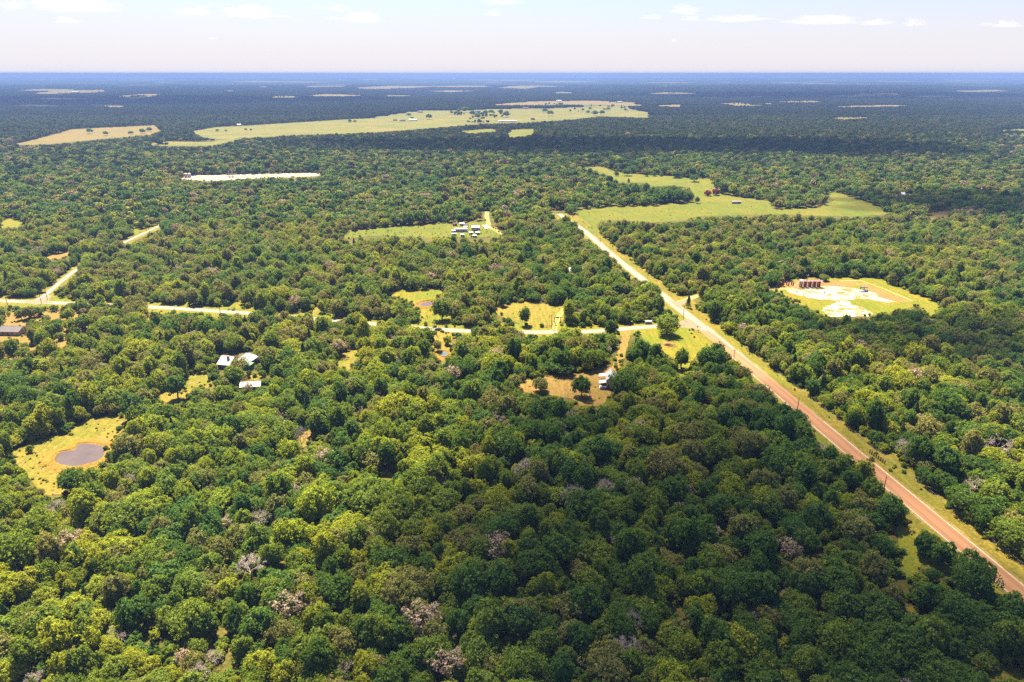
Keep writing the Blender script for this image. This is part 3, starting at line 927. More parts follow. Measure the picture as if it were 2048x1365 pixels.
# far-off woodland in 60 m squares of simple crowns
TILE = 60.0
_b = bmesh.new(); bmesh.ops.create_icosphere(_b, subdivisions=2, radius=1.0)
ICO = np.array([v.co[:] for v in _b.verts]); ICOF = [tuple(v.index for v in f.verts) for f in _b.faces]; _b.free()
for v in range(5):
    r = np.random.default_rng(600 + v)
    vs, fs, mats = [], [], []
    gx, gy = np.meshgrid(np.arange(8), np.arange(8))
    for x, y in zip(gx.ravel(), gy.ravel()):
        cx = (x + 0.5 + r.uniform(-0.4, 0.4)) * TILE / 8 - TILE / 2
        cyy = (y + 0.5 + r.uniform(-0.4, 0.4)) * TILE / 8 - TILE / 2
        s = r.uniform(0.65, 1.3)
        q = ICO * (1 + 0.16 * r.normal(size=(len(ICO), 1)))
        p = q * np.array([4.7, 4.7, 4.0]) * s + np.array([cx, cyy, 4.6 * s])
        base = sum(len(t) for t in vs)
        vs.append(p); fs += [(f[0] + base, f[1] + base, f[2] + base) for f in ICOF]
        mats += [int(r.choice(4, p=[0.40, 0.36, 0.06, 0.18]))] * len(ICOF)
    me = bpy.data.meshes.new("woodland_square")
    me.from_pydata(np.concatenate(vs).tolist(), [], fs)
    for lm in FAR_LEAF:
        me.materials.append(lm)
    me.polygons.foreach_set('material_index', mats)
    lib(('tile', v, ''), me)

# ------------------------------------------------------------------ trees: where they stand
def grid_points(s, ymin, ymax, jit=0.40, marg=1.14, extra=45):
    pts = []
    ys = np.arange(ymin, ymax, s * 0.9)
    for j, y in enumerate(ys):
        half = 0.75 * marg * (y * CP + HCAM * SP) + extra
        xs = np.arange(-half, half, s) + (s / 2 if j % 2 else 0)
        pts.append(np.stack([xs, np.full(len(xs), y)], 1))
    P = np.concatenate(pts)
    return P + rng.uniform(-jit, jit, P.shape) * s

def line_dist(P, line):
    best = np.full(len(P), 1e9)
    L = [np.array((p[0], p[1])) for p in resample(line, 25.0)]
    for a, b in zip(L[:-1], L[1:]):
        d = b - a
        t = np.clip(((P - a) @ d) / (d @ d), 0, 1)
        best = np.minimum(best, np.linalg.norm(P - (a + t[:, None] * d), axis=1))
    return best

def bbox_in(px, py, poly, f):
    poly = np.asarray(poly, float)
    lo, hi = poly.min(0), poly.max(0)
    m = (px > lo[0]) & (px < hi[0]) & (py > lo[1]) & (py < hi[1])
    if m.any():
        idx = np.nonzero(m)[0]
        f[idx[inpoly(px[idx], py[idx], poly)]] = True

def blocked(P, R, Hh, polys, samples):
    f = np.zeros(len(P), bool)
    for (dx, fz) in samples:
        px, py = project(P[:, 0] + dx * R, P[:, 1], fz * Hh)
        for poly in polys:
            bbox_in(px, py, poly, f)
    return f

SAMP = ((0, 0), (0, 0.97), (0, 0.75), (0, 0.5), (-0.85, 0.6), (0.85, 0.6), (-0.5, 0.85), (0.5, 0.85), (0, 0.25))
def field_noise(P, scale, seed):
    return np.array([mnoise.noise(Vector((x * scale, y * scale, seed))) for x, y in P])

P = grid_points(5.4, 62, 720, 0.47)
R = 3.55 * np.clip(rng.lognormal(0.0, 0.30, len(P)), 0.5, 1.6)
Hh = R * 2.2
keep = ~blocked(P, R * 1.2, Hh, CLR + OPEN, SAMP)
for line, w in ROADS:
    keep &= line_dist(P, line) > w + R * 0.45
for poly, dens in PARK:
    inside = np.zeros(len(P), bool)
    px, py = project(P[:, 0], P[:, 1], 0.0)
    bbox_in(px, py, poly, inside)
    keep &= ~(inside & (rng.random(len(P)) > dens))
P, R = P[keep], R[keep]
nz1 = field_noise(P, 0.018, 1.7) + 0.55 * field_noise(P, 0.06, 4.4)
u = rng.random(len(P))

NEAR = []      # (x, y, scale, rot, kind, shape index, leaf)
for (x, y), rad, z1, uu in zip(P, R, nz1, u):
    sc_ = rad / 4.7
    q = rng.random()
    if q < 0.010:
        kind, lm = 'dead', 'deadwood'
        sc_ *= 0.72
    elif q < 0.034:
        kind, lm = 'sparse', ('leaf_brown' if rng.random() < 0.6 else 'leaf_olive')
    elif q < 0.085:
        kind, lm = 'cedar', 'leaf_cedar'
    else:
        kind = ('rounded', 'broad', 'upright')[int(rng.choice(3, p=[0.42, 0.30, 0.28]))]
        w = z1 * 0.55 + uu - 0.5 + (0.15 if x < 12 else -0.20 if y < 330 and x < 150 else 0.0) + min(0.10, max(0.0, (y - 250) / 2500))  # negative bias puts the cloud shade's cooler green into the leaf choice
        lm = 'leaf_deep' if w < -0.20 else 'leaf_mid' if w < 0.10 else 'leaf_olive' if w < 0.24 + min(0.2, max(0.0, (y - 260) / 1200)) else 'leaf_yellow' if w < 0.60 else 'leaf_mid'
    i = int(rng.integers(len(SHAPES[kind])))
    NEAR.append((x, y, sc_ * rng.uniform(0.92, 1.08), rng.uniform(0, 6.28), kind, i, lm))

# trees told apart in the photograph: (px, py of the foot, crown width px, height px, kind, shape, leaves, name, label, category)
LAND = [
 (1333, 669, 56, 37, 'broad', 0, 'leaf_mid', 'oak_tree', "spreading oak standing alone on the lawn at the road junction", 'tree'),
 (1362, 738, 34, 40, 'rounded', 1, 'leaf_mid', 'oak_tree', "small rounded oak at the tapering foot of the junction lawn", 'tree'),
 (1410, 738, 40, 42, 'rounded', 0, 'leaf_deep', 'oak_tree', "dark oak between the junction lawn and the red road", 'tree'),
 (1432, 725, 28, 40, 'upright', 0, 'leaf_deep', 'oak_tree', "upright dark oak leaning against its neighbour beside the red road", 'tree'),
 (1163, 793, 42, 40, 'rounded', 1, 'leaf_deep', 'oak_tree', "round dark green tree alone in the cabin yard", 'tree'),
 (1222, 678, 28, 38, 'upright', 1, 'leaf_deep', 'oak_tree', "upright oak on the south edge of the side road near the lawn", 'tree'),
 (1050, 651, 24, 36, 'upright', 0, 'leaf_deep', 'oak_tree', "slim crooked tree alone in the dry grass beside the ranch gate", 'tree'),
 (1136, 646, 25, 52, 'upright', 1, 'leaf_yellow', 'oak_tree', "tall bright yellow green tree beside the ranch gate drive", 'tree'),
 (1376, 616, 13, 29, 'cedar', 0, 'leaf_cedar', 'cedar_tree', "narrow dark cedar on the corner of the oil pad drive", 'tree'),
 (884, 640, 42, 42, 'rounded', 0, 'leaf_mid', 'oak_tree', "rounded oak in the grass beside the small orange banked pond", 'tree'),
 (150, 988, 60, 46, 'broad', 1, 'leaf_deep', 'oak_tree', "dark oak on the near bank of the muddy brown pond", 'tree'),
 (188, 985, 52, 44, 'rounded', 2, 'leaf_mid', 'oak_tree', "green oak leaning over the dry grass of the muddy pond's meadow", 'tree'),
 (61, 905, 15, 20, 'shrub', 0, 'leaf_mid', 'shrub', "small bushy shrub by the track west of the muddy pond", 'shrub'),
 (605, 906, 38, 62, 'dead', 0, 'deadwood', 'dead_tree', "tall bare dead tree at the edge of a small bare patch", 'tree'),
 (356, 798, 40, 46, 'upright', 1, 'leaf_deep', 'oak_tree', "oak standing in the narrow dry meadow near the white roofed house", 'tree'),
 (268, 842, 46, 55, 'upright', 0, 'leaf_deep', 'oak_tree', "tall oak with a bare trunk at the narrow end of the pond meadow", 'tree'),
 (1082, 783, 34, 26, 'rounded', 2, 'leaf_olive', 'oak_tree', "low sparse oak on the bare soil west of the cabin", 'tree'),
 (1845, 1112, 46, 52, 'shrub', 1, 'leaf_deep', 'shrub', "tall dark bush in the wide grass beside the red road", 'shrub'),
 (1878, 1132, 52, 50, 'shrub', 2, 'leaf_deep', 'shrub', "wide dark bush touching the taller one beside the red road", 'shrub'),
 (1840, 1200, 40, 34, 'shrub', 0, 'leaf_mid', 'shrub', "green bush in the gap of rough grass beside the red road", 'shrub'),
 (1935, 1190, 96, 86, 'broad', 2, 'leaf_deep', 'oak_tree', "large dark oak overhanging the edge of the red road", 'tree'),
 (895, 690, 18, 22, 'shrub', 1, 'leaf_yellow', 'shrub', "bright green bush in the dry grass south of the side road", 'shrub'),
 (876, 703, 20, 22, 'upright', 0, 'leaf_olive', 'oak_tree', "small olive tree beside the tiny blue grey pool", 'tree'),
 (1415, 392, 15, 11, 'shrub', 0, 'leaf_red', 'shrub', "round red flowering bush in the meadow", 'shrub'),
 (1431, 391, 16, 13, 'shrub', 1, 'leaf_red', 'shrub', "taller red flowering bush touching the round one in the meadow", 'shrub'),
 (1388, 364, 22, 14, 'broad', 0, 'leaf_deep', 'oak_tree', "flat crowned oak alone at the far end of the large meadow", 'tree'),
 (1257, 366, 8, 9, 'cedar', 1, 'leaf_cedar', 'cedar_tree', "small cedar alone in the narrow arm of the large meadow", 'tree'),
 (1394, 407, 12, 13, 'rounded', 1, 'leaf_deep', 'oak_tree', "small oak at the tip of the tree clump in the large meadow", 'tree'),
 (1243, 792, 56, 46, 'broad', 1, 'leaf_deep', 'oak_tree', "wide oak leaning over the side wall of the white cabin", 'tree'),
 (483, 752, 40, 36, 'sparse', 0, 'leaf_olive', 'thinning_oak', "thin leaved olive tree before the white roofed house", 'tree'),
 (499, 792, 20, 34, 'sparse', 1, 'leaf_brown', 'thinning_oak', "slim half bare tree before the white roofed shed", 'tree'),
 (468, 768, 44, 34, 'rounded', 2, 'leaf_mid', 'oak_tree', "green oak between the white roofed house and its shed", 'tree'),
 (1648, 562, 22, 12, 'broad', 2, 'leaf_mid', 'oak_tree', "low oak behind the end of the red tank row", 'tree'),
 (1710, 960, 24, 18, 'shrub', 2, 'leaf_deep', 'shrub', "low dark bush beside the wooden fence along the red road", 'shrub'),
]
for k, (px, py, w, h) in enumerate([(1233, 352, 10, 9), (1254, 352, 19, 14), (1292, 353, 11, 11), (1309, 353, 10, 9), (1322, 353, 8, 6), (1352, 356, 22, 15)]):
    LAND.append((px, py, w, h, 'shrub' if w < 12 else 'rounded', k % 3, 'leaf_deep', 'shrub' if w < 12 else 'oak_tree',
                 "dark bush in the row along the far edge of the large meadow" if w < 12 else "dark rounded oak in the row along the far edge of the large meadow", 'shrub' if w < 12 else 'tree'))
for k, (px, py, w, h) in enumerate([(1250, 396, 26, 24), (1270, 396, 24, 28), (1291, 392, 18, 26), (1318, 402, 26, 24), (1336, 404, 24, 26), (1356, 406, 28, 26), (1376, 404, 22, 20), (1304, 400, 20, 26), (1346, 398, 26, 26)]):
    LAND.append((px, py, w, h, 'rounded', k % 3, 'leaf_deep', 'oak_tree', "dark oak in the clump in the middle of the large meadow", 'tree'))
# scattered trees of the far fields
for k, (px, py, w) in enumerate([(435, 264, 7), (452, 264, 6), (492, 262, 7), (502, 262, 6), (120, 268, 7), (180, 268, 14), (818, 234, 10), (824, 240, 8), (858, 239, 14), (903, 229, 9), (912, 230, 10), (917, 226, 10),
                                  (971, 230, 12), (982, 229, 12), (1001, 228, 12), (1012, 235, 16), (1090, 226, 12), (1066, 243, 9), (1176, 228, 9), (1190, 232, 14), (1204, 230, 12), (1216, 222, 9), (1180, 220, 8), (700, 246, 9), (710, 246, 7), (212, 272, 12), (286, 268, 14), (300, 264, 12), (262, 270, 10), (1100, 232, 14), (930, 226, 16), (945, 232, 14), (955, 238, 14)]):
    LAND.append((px, py, w, w * 0.8, 'mid', k % 4, 'leaf_deep', 'oak_tree', "lone dark tree scattered over the pale far fields", 'tree'))
DEADS = [(1255, 1322, 70), (1262, 1262, 60), (1147, 1020, 62), (1212, 992, 52), (1268, 988, 52), (750, 1086, 62), (505, 1160, 74), (1708, 1066, 48), (1426, 1074, 40), (1806, 918, 56), (1990, 912, 54),
         (1945, 985, 44), (1046, 968, 52), (62, 1170, 46), (240, 1290, 48), (72, 1380, 56), (430, 1330, 44), (500, 1296, 40), (272, 972, 48), (160, 1278, 44), (998, 852, 36), (1142, 848, 36), (815, 790, 28), (570, 848, 32),
         (645, 1225, 40), (400, 1368, 60), (100, 935, 0), (1130, 890, 40), (690, 1350, 46), (1500, 1262, 44), (205, 985, 0)]
for px, py, w in DEADS:
    if w:
        LAND.append((px, py, w, 0, 'dead', int((px + py) % 4), 'deadwood', 'dead_tree', None, 'tree'))

def copy_obj(o, parent):
    c = o.copy()
    COL.objects.link(c)
    c.parent = parent
    return c

MESH = {}
def tree_parts(kind, i, lm):
    key = (kind, i, lm)
    if key not in MESH:
        sh = SHAPES[kind][i]
        crown = cards_mesh("crown", sh['crown'], M[lm]) if sh['crown'] is not None else None
        tr = sh['trunk']
        trunk = tr.mesh("trunk", M['deadwood'] if kind in ('dead',) else M['bark']) if tr is not None else None
        MESH[key] = (crown, trunk)
    return MESH[key]

def plant(name, x, y, sxy, sz, rz, kind, i, lm, label, cat, group=None):
    crown, trunk = tree_parts(kind, i, lm)
    if kind == 'mid':
        o = bpy.data.objects.new(name, crown); COL.objects.link(o); o.parent = None
    elif kind == 'dead':
        o = bpy.data.objects.new(name, trunk); COL.objects.link(o)
    else:
        o = bpy.data.objects.new(name, None); COL.objects.link(o)
        o.empty_display_size = 0.5
        for nm, me in (('crown', crown), ('trunk', trunk)):
            if me is not None:
                c = bpy.data.objects.new(nm, me); COL.objects.link(c); c.parent = o
    o.location = (x, y, -0.4 * sz if kind == 'mid' else 0.0)
    o.rotation_euler = (0, 0, rz)
    o.scale = (sxy, sxy, sz)
    return tag(o, label, cat, group)

LANDXY = []
lab_count = {}
for L in LAND:
    lab_count[L[8]] = lab_count.get(L[8], 0) + 1
for (px, py, w, h, kind, i, lm, name, label, cat) in LAND:
    x, y = G(px, py)
    k = ppm(py)
    sh = SHAPES[kind][i]
    sxy = (w / k / 2) / sh['R']
    ang = math.atan2(HCAM, y)
    sz = (h / k / math.cos(ang)) / sh['H'] if h else sxy
    if kind != 'dead':
        sz = min(max(sz, 0.6 * sxy), 1.5 * sxy)
    LANDXY.append((x, y, sxy * sh['R']))
    group = None
    if kind == 'dead' and label is None:
        side = "across the red road from the pond" if x > r0.x + (y - r0.y) * rd.x / rd.y else "in woods nearer road than pond" if px > 640 else "in woods nearer pond than road"
        label = ("wide" if w > 52 else "small" if w > 44 else "slim") + " bare grey dead tree standing " + side
        group = "bare dead trees among the green oaks"
    elif lab_count[label] > 1:
        group = "clump of meadow oaks" if "clump" in label else "row along the meadow's far edge" if "row" in label else "trees dotted over the far fields"
    plant(name, x, y, sxy, sz, (px * 0.37 + py * 0.11) % 6.28, kind, i, lm, label, cat, group)
LXY = np.array(LANDXY)

NP = np.array([(n[0], n[1]) for n in NEAR])
ok = np.ones(len(NP), bool)
for x, y, rad in LANDXY:
    if y < 800:
        ok &= np.hypot(NP[:, 0] - x, NP[:, 1] - y) > rad * 0.75 + 1.2
NEAR = [n for n, k in zip(NEAR, ok) if k]
NP = NP[ok]

# the 300 oaks that show largest, and the cedars and thinning trees between them, stand as trees of their own
px, py = project(NP[:, 0], NP[:, 1], 6.0)
seen = (px > -20) & (px < 2068) & (py < 1400)
dist = np.sqrt(NP[:, 0] ** 2 + NP[:, 1] ** 2 + HCAM ** 2)
size = np.array([n[2] for n in NEAR]) / dist
order = np.argsort(-np.where(seen, size, -1))
count = {'oak': 0, 'cedar': 0, 'sparse': 0, 'dead': 0}
limit = {'oak': 300, 'cedar': 40, 'sparse': 40, 'dead': 40}
single = np.zeros(len(NEAR), bool)
VD = line_dist(NP, MAIN_S)
COLOUR = {'leaf_deep': 'deep green', 'leaf_mid': 'mid green', 'leaf_yellow': 'yellow green', 'leaf_olive': 'grey olive', 'leaf_brown': 'brown', 'leaf_cedar': 'dark', 'deadwood': 'grey'}
for j in order:
    if not seen[j]: break
    x, y, s, rz, kind, i, lm = NEAR[j]
    fam = kind if kind in count else 'oak'
    if count[fam] >= limit[fam] or y > 330: continue
    count[fam] += 1
    single[j] = True
    xr = r0.x + (y - r0.y) * rd.x / rd.y
    where = "across the red road" if x > xr else ("nearer road than pond" if px[j] > 900 else "nearer pond than road")
    if fam == 'oak':
        dd = np.hypot(NP[:, 0] - x, NP[:, 1] - y); dd[j] = 1e9
        near = [NEAR[t] for t in np.argsort(dd)[:4] if dd[t] < 9.5]
        kinds = [t[4] for t in near]
        side = ("beside a dead tree" if 'dead' in kinds else "beside a half dead oak" if 'sparse' in kinds else "beside a cedar" if 'cedar' in kinds
                else "on the road verge" if VD[j] < 18 else "by a yellow green oak" if lm != 'leaf_yellow' and any(t[6] == 'leaf_yellow' for t in near)
                else "by a deep green oak" if lm != 'leaf_deep' and any(t[6] == 'leaf_deep' for t in near) else "in closed woods")
        label = "%s %s oak, %s crown, %s, %s" % ("large" if s > 1.05 else "small" if s < 0.72 else "middling", COLOUR[lm], {'rounded': 'rounded', 'broad': 'broad', 'upright': 'upright'}[kind], side, where)
        plant('oak_tree', x, y, s, s * rng.uniform(0.82, 1.25), rz, kind, i, lm, label, 'tree', "oaks of the dense woodland")
    elif fam == 'cedar':
        plant('cedar_tree', x, y, s, s, rz, kind, i, lm, ("large " if s > 0.85 else "small " if s < 0.65 else "") + "dark conical cedar squeezed between oaks, " + where, 'tree', "cedars of the dense woodland")
    elif fam == 'sparse':
        plant('thinning_oak', x, y, s, s, rz, kind, i, lm, "%shalf dead oak with thin %s leaves in the woods, %s" % ("large " if s > 0.85 else "small " if s < 0.65 else "", COLOUR[lm], where), 'tree', "dying oaks of the woodland")
    else:
        plant('dead_tree', x, y, s, s, rz, kind, i, lm, "leafless grey tree hemmed in by green oaks " + where, 'tree', "leafless trees of the woodland")

# everything behind: one woodland object
def scatter(name, label, rows, group_index):
    """rows: x, y, z, rot, scale, template"""
    rows = np.asarray(rows, float)
    r_s = np.random.default_rng(77)
    var = np.where(rows[:, 5:6] >= LIBIDX[('tile', 0, '')], 0.0, 0.17)
    me = bpy.data.meshes.new(name)
    me.vertices.add(len(rows))
    me.vertices.foreach_set('co', rows[:, :3].astype(np.float32).ravel())
    a = me.attributes.new('rot', 'FLOAT', 'POINT'); a.data.foreach_set('value', rows[:, 3].astype(np.float32))
    sv = rows[:, 4:5] * np.concatenate([1 + var * r_s.uniform(-1, 1, (len(rows), 2)), 1 + var * r_s.uniform(-1.2, 1.6, (len(rows), 1))], 1)
    a = me.attributes.new('scl', 'FLOAT_VECTOR', 'POINT'); a.data.foreach_set('vector', sv.astype(np.float32).ravel())
    a = me.attributes.new('pick', 'INT', 'POINT'); a.data.foreach_set('value', rows[:, 5].astype(np.int32))
    o = bpy.data.objects.new(name, me)
    COL.objects.link(o)
    ng = bpy.data.node_groups.new(name, 'GeometryNodeTree')
    ng.interface.new_socket("Geometry", in_out='INPUT', socket_type='NodeSocketGeometry')
    ng.interface.new_socket("Geometry", in_out='OUTPUT', socket_type='NodeSocketGeometry')
    gi = ng.nodes.new('NodeGroupInput'); go = ng.nodes.new('NodeGroupOutput')
    iop = ng.nodes.new('GeometryNodeInstanceOnPoints')
    ci = ng.nodes.new('GeometryNodeCollectionInfo')
    ci.inputs[0].default_value = LIB
    ci.inputs[1].default_value = True
    ci.inputs[2].default_value = True
    def attr(nm, typ):
        n = ng.nodes.new('GeometryNodeInputNamedAttribute'); n.data_type = typ; n.inputs[0].default_value = nm
        return n.outputs[0]
    comb = ng.nodes.new('ShaderNodeCombineXYZ')
    ng.links.new(attr('rot', 'FLOAT'), comb.inputs[2])
    e2r = ng.nodes.new('FunctionNodeEulerToRotation')
    ng.links.new(comb.outputs[0], e2r.inputs[0])
    ng.links.new(gi.outputs[0], iop.inputs['Points'])
    ng.links.new(ci.outputs[0], iop.inputs['Instance'])
    iop.inputs['Pick Instance'].default_value = True
    ng.links.new(attr('pick', 'INT'), iop.inputs['Instance Index'])
    ng.links.new(e2r.outputs[0], iop.inputs['Rotation'])
    ng.links.new(attr('scl', 'FLOAT_VECTOR'), iop.inputs['Scale'])
    ng.links.new(iop.outputs[0], go.inputs[0])
    md = o.modifiers.new("scatter", 'NODES')
    md.node_group = ng
    return tag(o, label, None, None, 'stuff')

rows = []
for n, s1 in zip(NEAR, single):
    if not s1:
        x, y, s, rz, kind, i, lm = n
        rows.append((x, y, 0, rz, s, LIBIDX[(kind, i, lm)]))

# woodland from 720 m to 2600 m
P2 = grid_points(6.5, 720, 2600, 0.47)
R2 = 3.95 * np.clip(rng.lognormal(0.0, 0.28, len(P2)), 0.55, 1.6)
kp = ~blocked(P2, R2 * 1.1, R2 * 2.1, CLR + OPEN, SAMP)
for line, w in ((MAIN_N, 9), (TRDRIVE, 5)):
    kp &= line_dist(P2, line) > w + R2 * 0.4
for poly, dens in PARK:
    inside = np.zeros(len(P2), bool)
    px2, py2 = project(P2[:, 0], P2[:, 1], 0.0)
    bbox_in(px2, py2, poly, inside)
    kp &= ~(inside & (rng.random(len(P2)) > dens))
for x, y, rad in LANDXY:
    if y > 600:
        kp &= np.hypot(P2[:, 0] - x, P2[:, 1] - y) > rad * 0.7
P2, R2 = P2[kp], R2[kp]
w2 = 0.5 * (field_noise(P2, 0.008, 2.2) + 0.5 * field_noise(P2, 0.03, 5.5)) + rng.random(len(P2)) - 0.5
ii = rng.integers(0, 4, len(P2)); rr = rng.uniform(0, 6.28, len(P2)); qq = rng.random(len(P2))
for (x, y), rad, w, i, rz, q in zip(P2, R2, w2, ii, rr, qq):
    lm = 'leaf_deep' if w < -0.08 else 'leaf_mid' if w < 0.14 else 'leaf_olive' if w < 0.44 else 'leaf_yellow' if w < 0.50 else 'leaf_deep'
    if q < 0.03: lm = 'leaf_brown'
    if rng.random() < (y - 750) / 1100.0: lm += '_far'  # with distance, more trees take the leaves darkened for self-shading
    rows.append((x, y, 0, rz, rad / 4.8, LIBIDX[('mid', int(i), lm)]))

# hedges and clumps breaking up the far fields
for poly in CLR:
    ys_ = [q[1] for q in poly]
    if max(ys_) > 295 or min(ys_) < 176 or min(q[0] for q in poly) < 60: continue
    pa = np.asarray(poly, float); l0, l1 = pa.min(0), pa.max(0)
    n = int(max(8, (l1[0] - l0[0]) * 0.9))
    qx = rng.uniform(l0[0], l1[0], n); qy = rng.uniform(l0[1], l1[1], n)
    for a, b in zip(qx[inpoly(qx, qy, pa)], qy[inpoly(qx, qy, pa)]):
        x, y = G(a, b)
        if mnoise.noise(Vector((x / 190.0, y / 420.0, 6.0))) < 0.27: continue
        for _ in range(int(rng.integers(1, 5))):
            rows.append((x + rng.normal(0, 14), y + rng.normal(0, 10), 0, rng.uniform(0, 6.28), rng.uniform(0.6, 1.2), LIBIDX[('mid', int(rng.integers(4)), 'leaf_deep_far')]))
# woodland from 2600 m on, in squares
gy = np.arange(2600 + TILE / 2, 10000, TILE)
tp = []
for y in gy:
    half = 0.75 * 1.1 * (y * CP + HCAM * SP) + 100
    xs = np.arange(-half, half, TILE)
    tp.append(np.stack([xs + rng.uniform(-20, 20), np.full(len(xs), y)], 1))
tp = np.concatenate(tp)
kt = ~blocked(tp, np.full(len(tp), 22.0), np.full(len(tp), 9.0), CLR, ((0, 0), (-1, 0.5), (1, 0.5), (0, 0.9)))
kt &= field_noise(tp, 0.0011, 8.8) + 0.5 * field_noise(tp, 0.004, 3.3) < 0.62
tp = tp[kt]
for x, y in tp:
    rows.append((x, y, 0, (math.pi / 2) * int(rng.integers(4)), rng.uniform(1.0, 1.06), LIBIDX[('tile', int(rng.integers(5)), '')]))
scatter("woodland", "oak woodland reaching from behind the near trees to the horizon", rows, 0)

# undergrowth in the gaps of the near woods
P3 = grid_points(4.3, 60, 560, 0.48)
R3 = rng.uniform(1.2, 2.6, len(P3))
k3 = ~blocked(P3, R3, R3 * 1.4, CLR + OPEN, ((0, 0), (0, 0.9)))
for line, w in ROADS:
    k3 &= line_dist(P3, line) > w + 0.5 + R3 * 0.4
for poly, dens in PARK:
    inside = np.zeros(len(P3), bool)
    px3, py3 = project(P3[:, 0], P3[:, 1], 0.0)
    bbox_in(px3, py3, poly, inside)
    k3 &= ~(inside & (rng.random(len(P3)) > 0.12))
P3, R3 = P3[k3], R3[k3]
rows3 = []
for (x, y), rad in zip(P3, R3):
    lm = ('leaf_deep', 'leaf_mid', 'leaf_yellow')[int(rng.choice(3, p=[0.25, 0.45, 0.3]))]
    rows3.append((x, y, 0, rng.uniform(0, 6.28), rad / 2.1, LIBIDX[('shrub', int(rng.integers(3)), lm)]))
# brushy margins of the clearings
for poly in CLR[:9] + CLR[10:]:
    if min(q[1] for q in poly) < 340 or max(q[1] for q in poly) < 360: continue
    g = jitter_poly([G(*q) for q in poly], 0.0, 3.2)
    for x, y in g:
        if rng.random() < 0.55:
            rows3.append((x + rng.normal(0, 1.3), y + rng.normal(0, 1.3), -0.05, rng.uniform(0, 6.28), rng.uniform(0.18, 0.75), LIBIDX[('shrub', int(rng.integers(3)), ('leaf_deep', 'leaf_mid', 'leaf_yellow')[int(rng.integers(3))])]))
# weeds along the verges
for line, w0, w1, n in ((MAIN_S, 8.0, 13.0, 70), (MAIN_N, 8.0, 12.0, 50), (WEST, 6.0, 9.0, 60)):
    Ls = resample(line, 6.0)
    for _ in range(n):
        k = int(rng.integers(1, len(Ls) - 1))
        d = (Ls[k + 1] - Ls[k - 1]).normalized()
        rv = Vector((d.y, -d.x)) * (rng.choice([-1, 1]) * rng.uniform(w0, w1))
        p = Ls[k] + rv
        rows3.append((p.x, p.y, -0.05, rng.uniform(0, 6.28), rng.uniform(0.12, 0.42), LIBIDX[('shrub', int(rng.integers(3)), 'leaf_mid')]))
for poly, n, lo, hi in ((CLR[0], 120, 0.08, 0.3), (CLR[7], 40, 0.08, 0.25), (CLR[10], 60, 0.07, 0.2), (CLR[11], 80, 0.07, 0.22), (CLR[15], 160, 0.1, 0.35), (CLR[16], 260, 0.1, 0.3), (CLR[17], 50, 0.07, 0.2), (PARK[0][0], 260, 0.1, 0.4), (PARK[1][0], 160, 0.1, 0.4)):
    pa = np.asarray(poly, float); l0, l1 = pa.min(0), pa.max(0)
    qx = rng.uniform(l0[0], l1[0], n * 3); qy = rng.uniform(l0[1], l1[1], n * 3)
    m = inpoly(qx, qy, pa)
    for a, b in list(zip(qx[m], qy[m]))[:n]:
        if ((a - 158) / 66) ** 2 + ((b - 910) / 34) ** 2 < 1: continue
        x, y = G(a, b)
        rows3.append((x, y, -0.05, rng.uniform(0, 6.28), rng.uniform(lo, hi), LIBIDX[('shrub', int(rng.integers(3)), 'leaf_yellow')]))
scatter("undergrowth", "bushes and weeds filling the gaps under the near oaks", rows3, 0)
print("TREES single", count, "woodland", len(rows), "undergrowth", len(rows3))

# ------------------------------------------------------------------ buildings
def gable(root, L, W, HW, RISE, wall, roof, over=0.35, x=0.0, y=0.0, z=0.0, rz=0.0, names=('wall', 'roof'), sheets=True):
    """a block with its ridge along local x"""
    co, si = math.cos(rz), math.sin(rz)
    def tf(p): return (x + p[0] * co - p[1] * si, y + p[0] * si + p[1] * co, z + p[2])
    w = MB()
    w.prism([(-W / 2, -0.1), (W / 2, -0.1), (W / 2, HW), (0, HW + RISE), (-W / 2, HW)], -L / 2, L / 2)
    w.v = [tf((p[1], p[0], p[2])) for p in w.v]
    wo_ = w.build(names[0], wall, root)
    sl = math.hypot(W / 2, RISE)
    ux, uz = (W / 2) / sl, -RISE / sl
    e = sl + over
    r_ = MB()
    for s in (-1, 1):
        prof = [(0, HW + RISE + 0.03), (s * ux * e, HW + RISE + 0.03 + uz * e), (s * ux * e, HW + RISE + 0.14 + uz * e), (0, HW + RISE + 0.15)]
        r_.prism(prof, -L / 2 - over, L / 2 + over)
    r_.v = [tf((p[1], p[0], p[2])) for p in r_.v]
    ro = r_.build(names[1], roof, root)
    if sheets:                                  # raised seams of the sheets, and the ridge cap
        n = max(3, int(L / 1.1))
        for s in (-1, 1):
            for k in range(n + 1):
                q = -L / 2 + L * k / n
                b = MB()
                a0 = (0, HW + RISE + 0.16)
                a1 = (s * ux * e * 0.985, HW + RISE + 0.15 + uz * e * 0.985)
                b.prism([a0, a1, (a1[0], a1[1] + 0.05), (a0[0], a0[1] + 0.05)], q - 0.03, q + 0.03)
                b.v = [tf((p[1], p[0], p[2])) for p in b.v]
                b.build("seam", roof, ro)
    b = MB().box((0, 0, HW + RISE + 0.17), (L + 2 * over, 0.35, 0.08)); b.v = [tf(p) for p in b.v]; b.build("ridge_cap", roof, ro)
    return wo_, ro

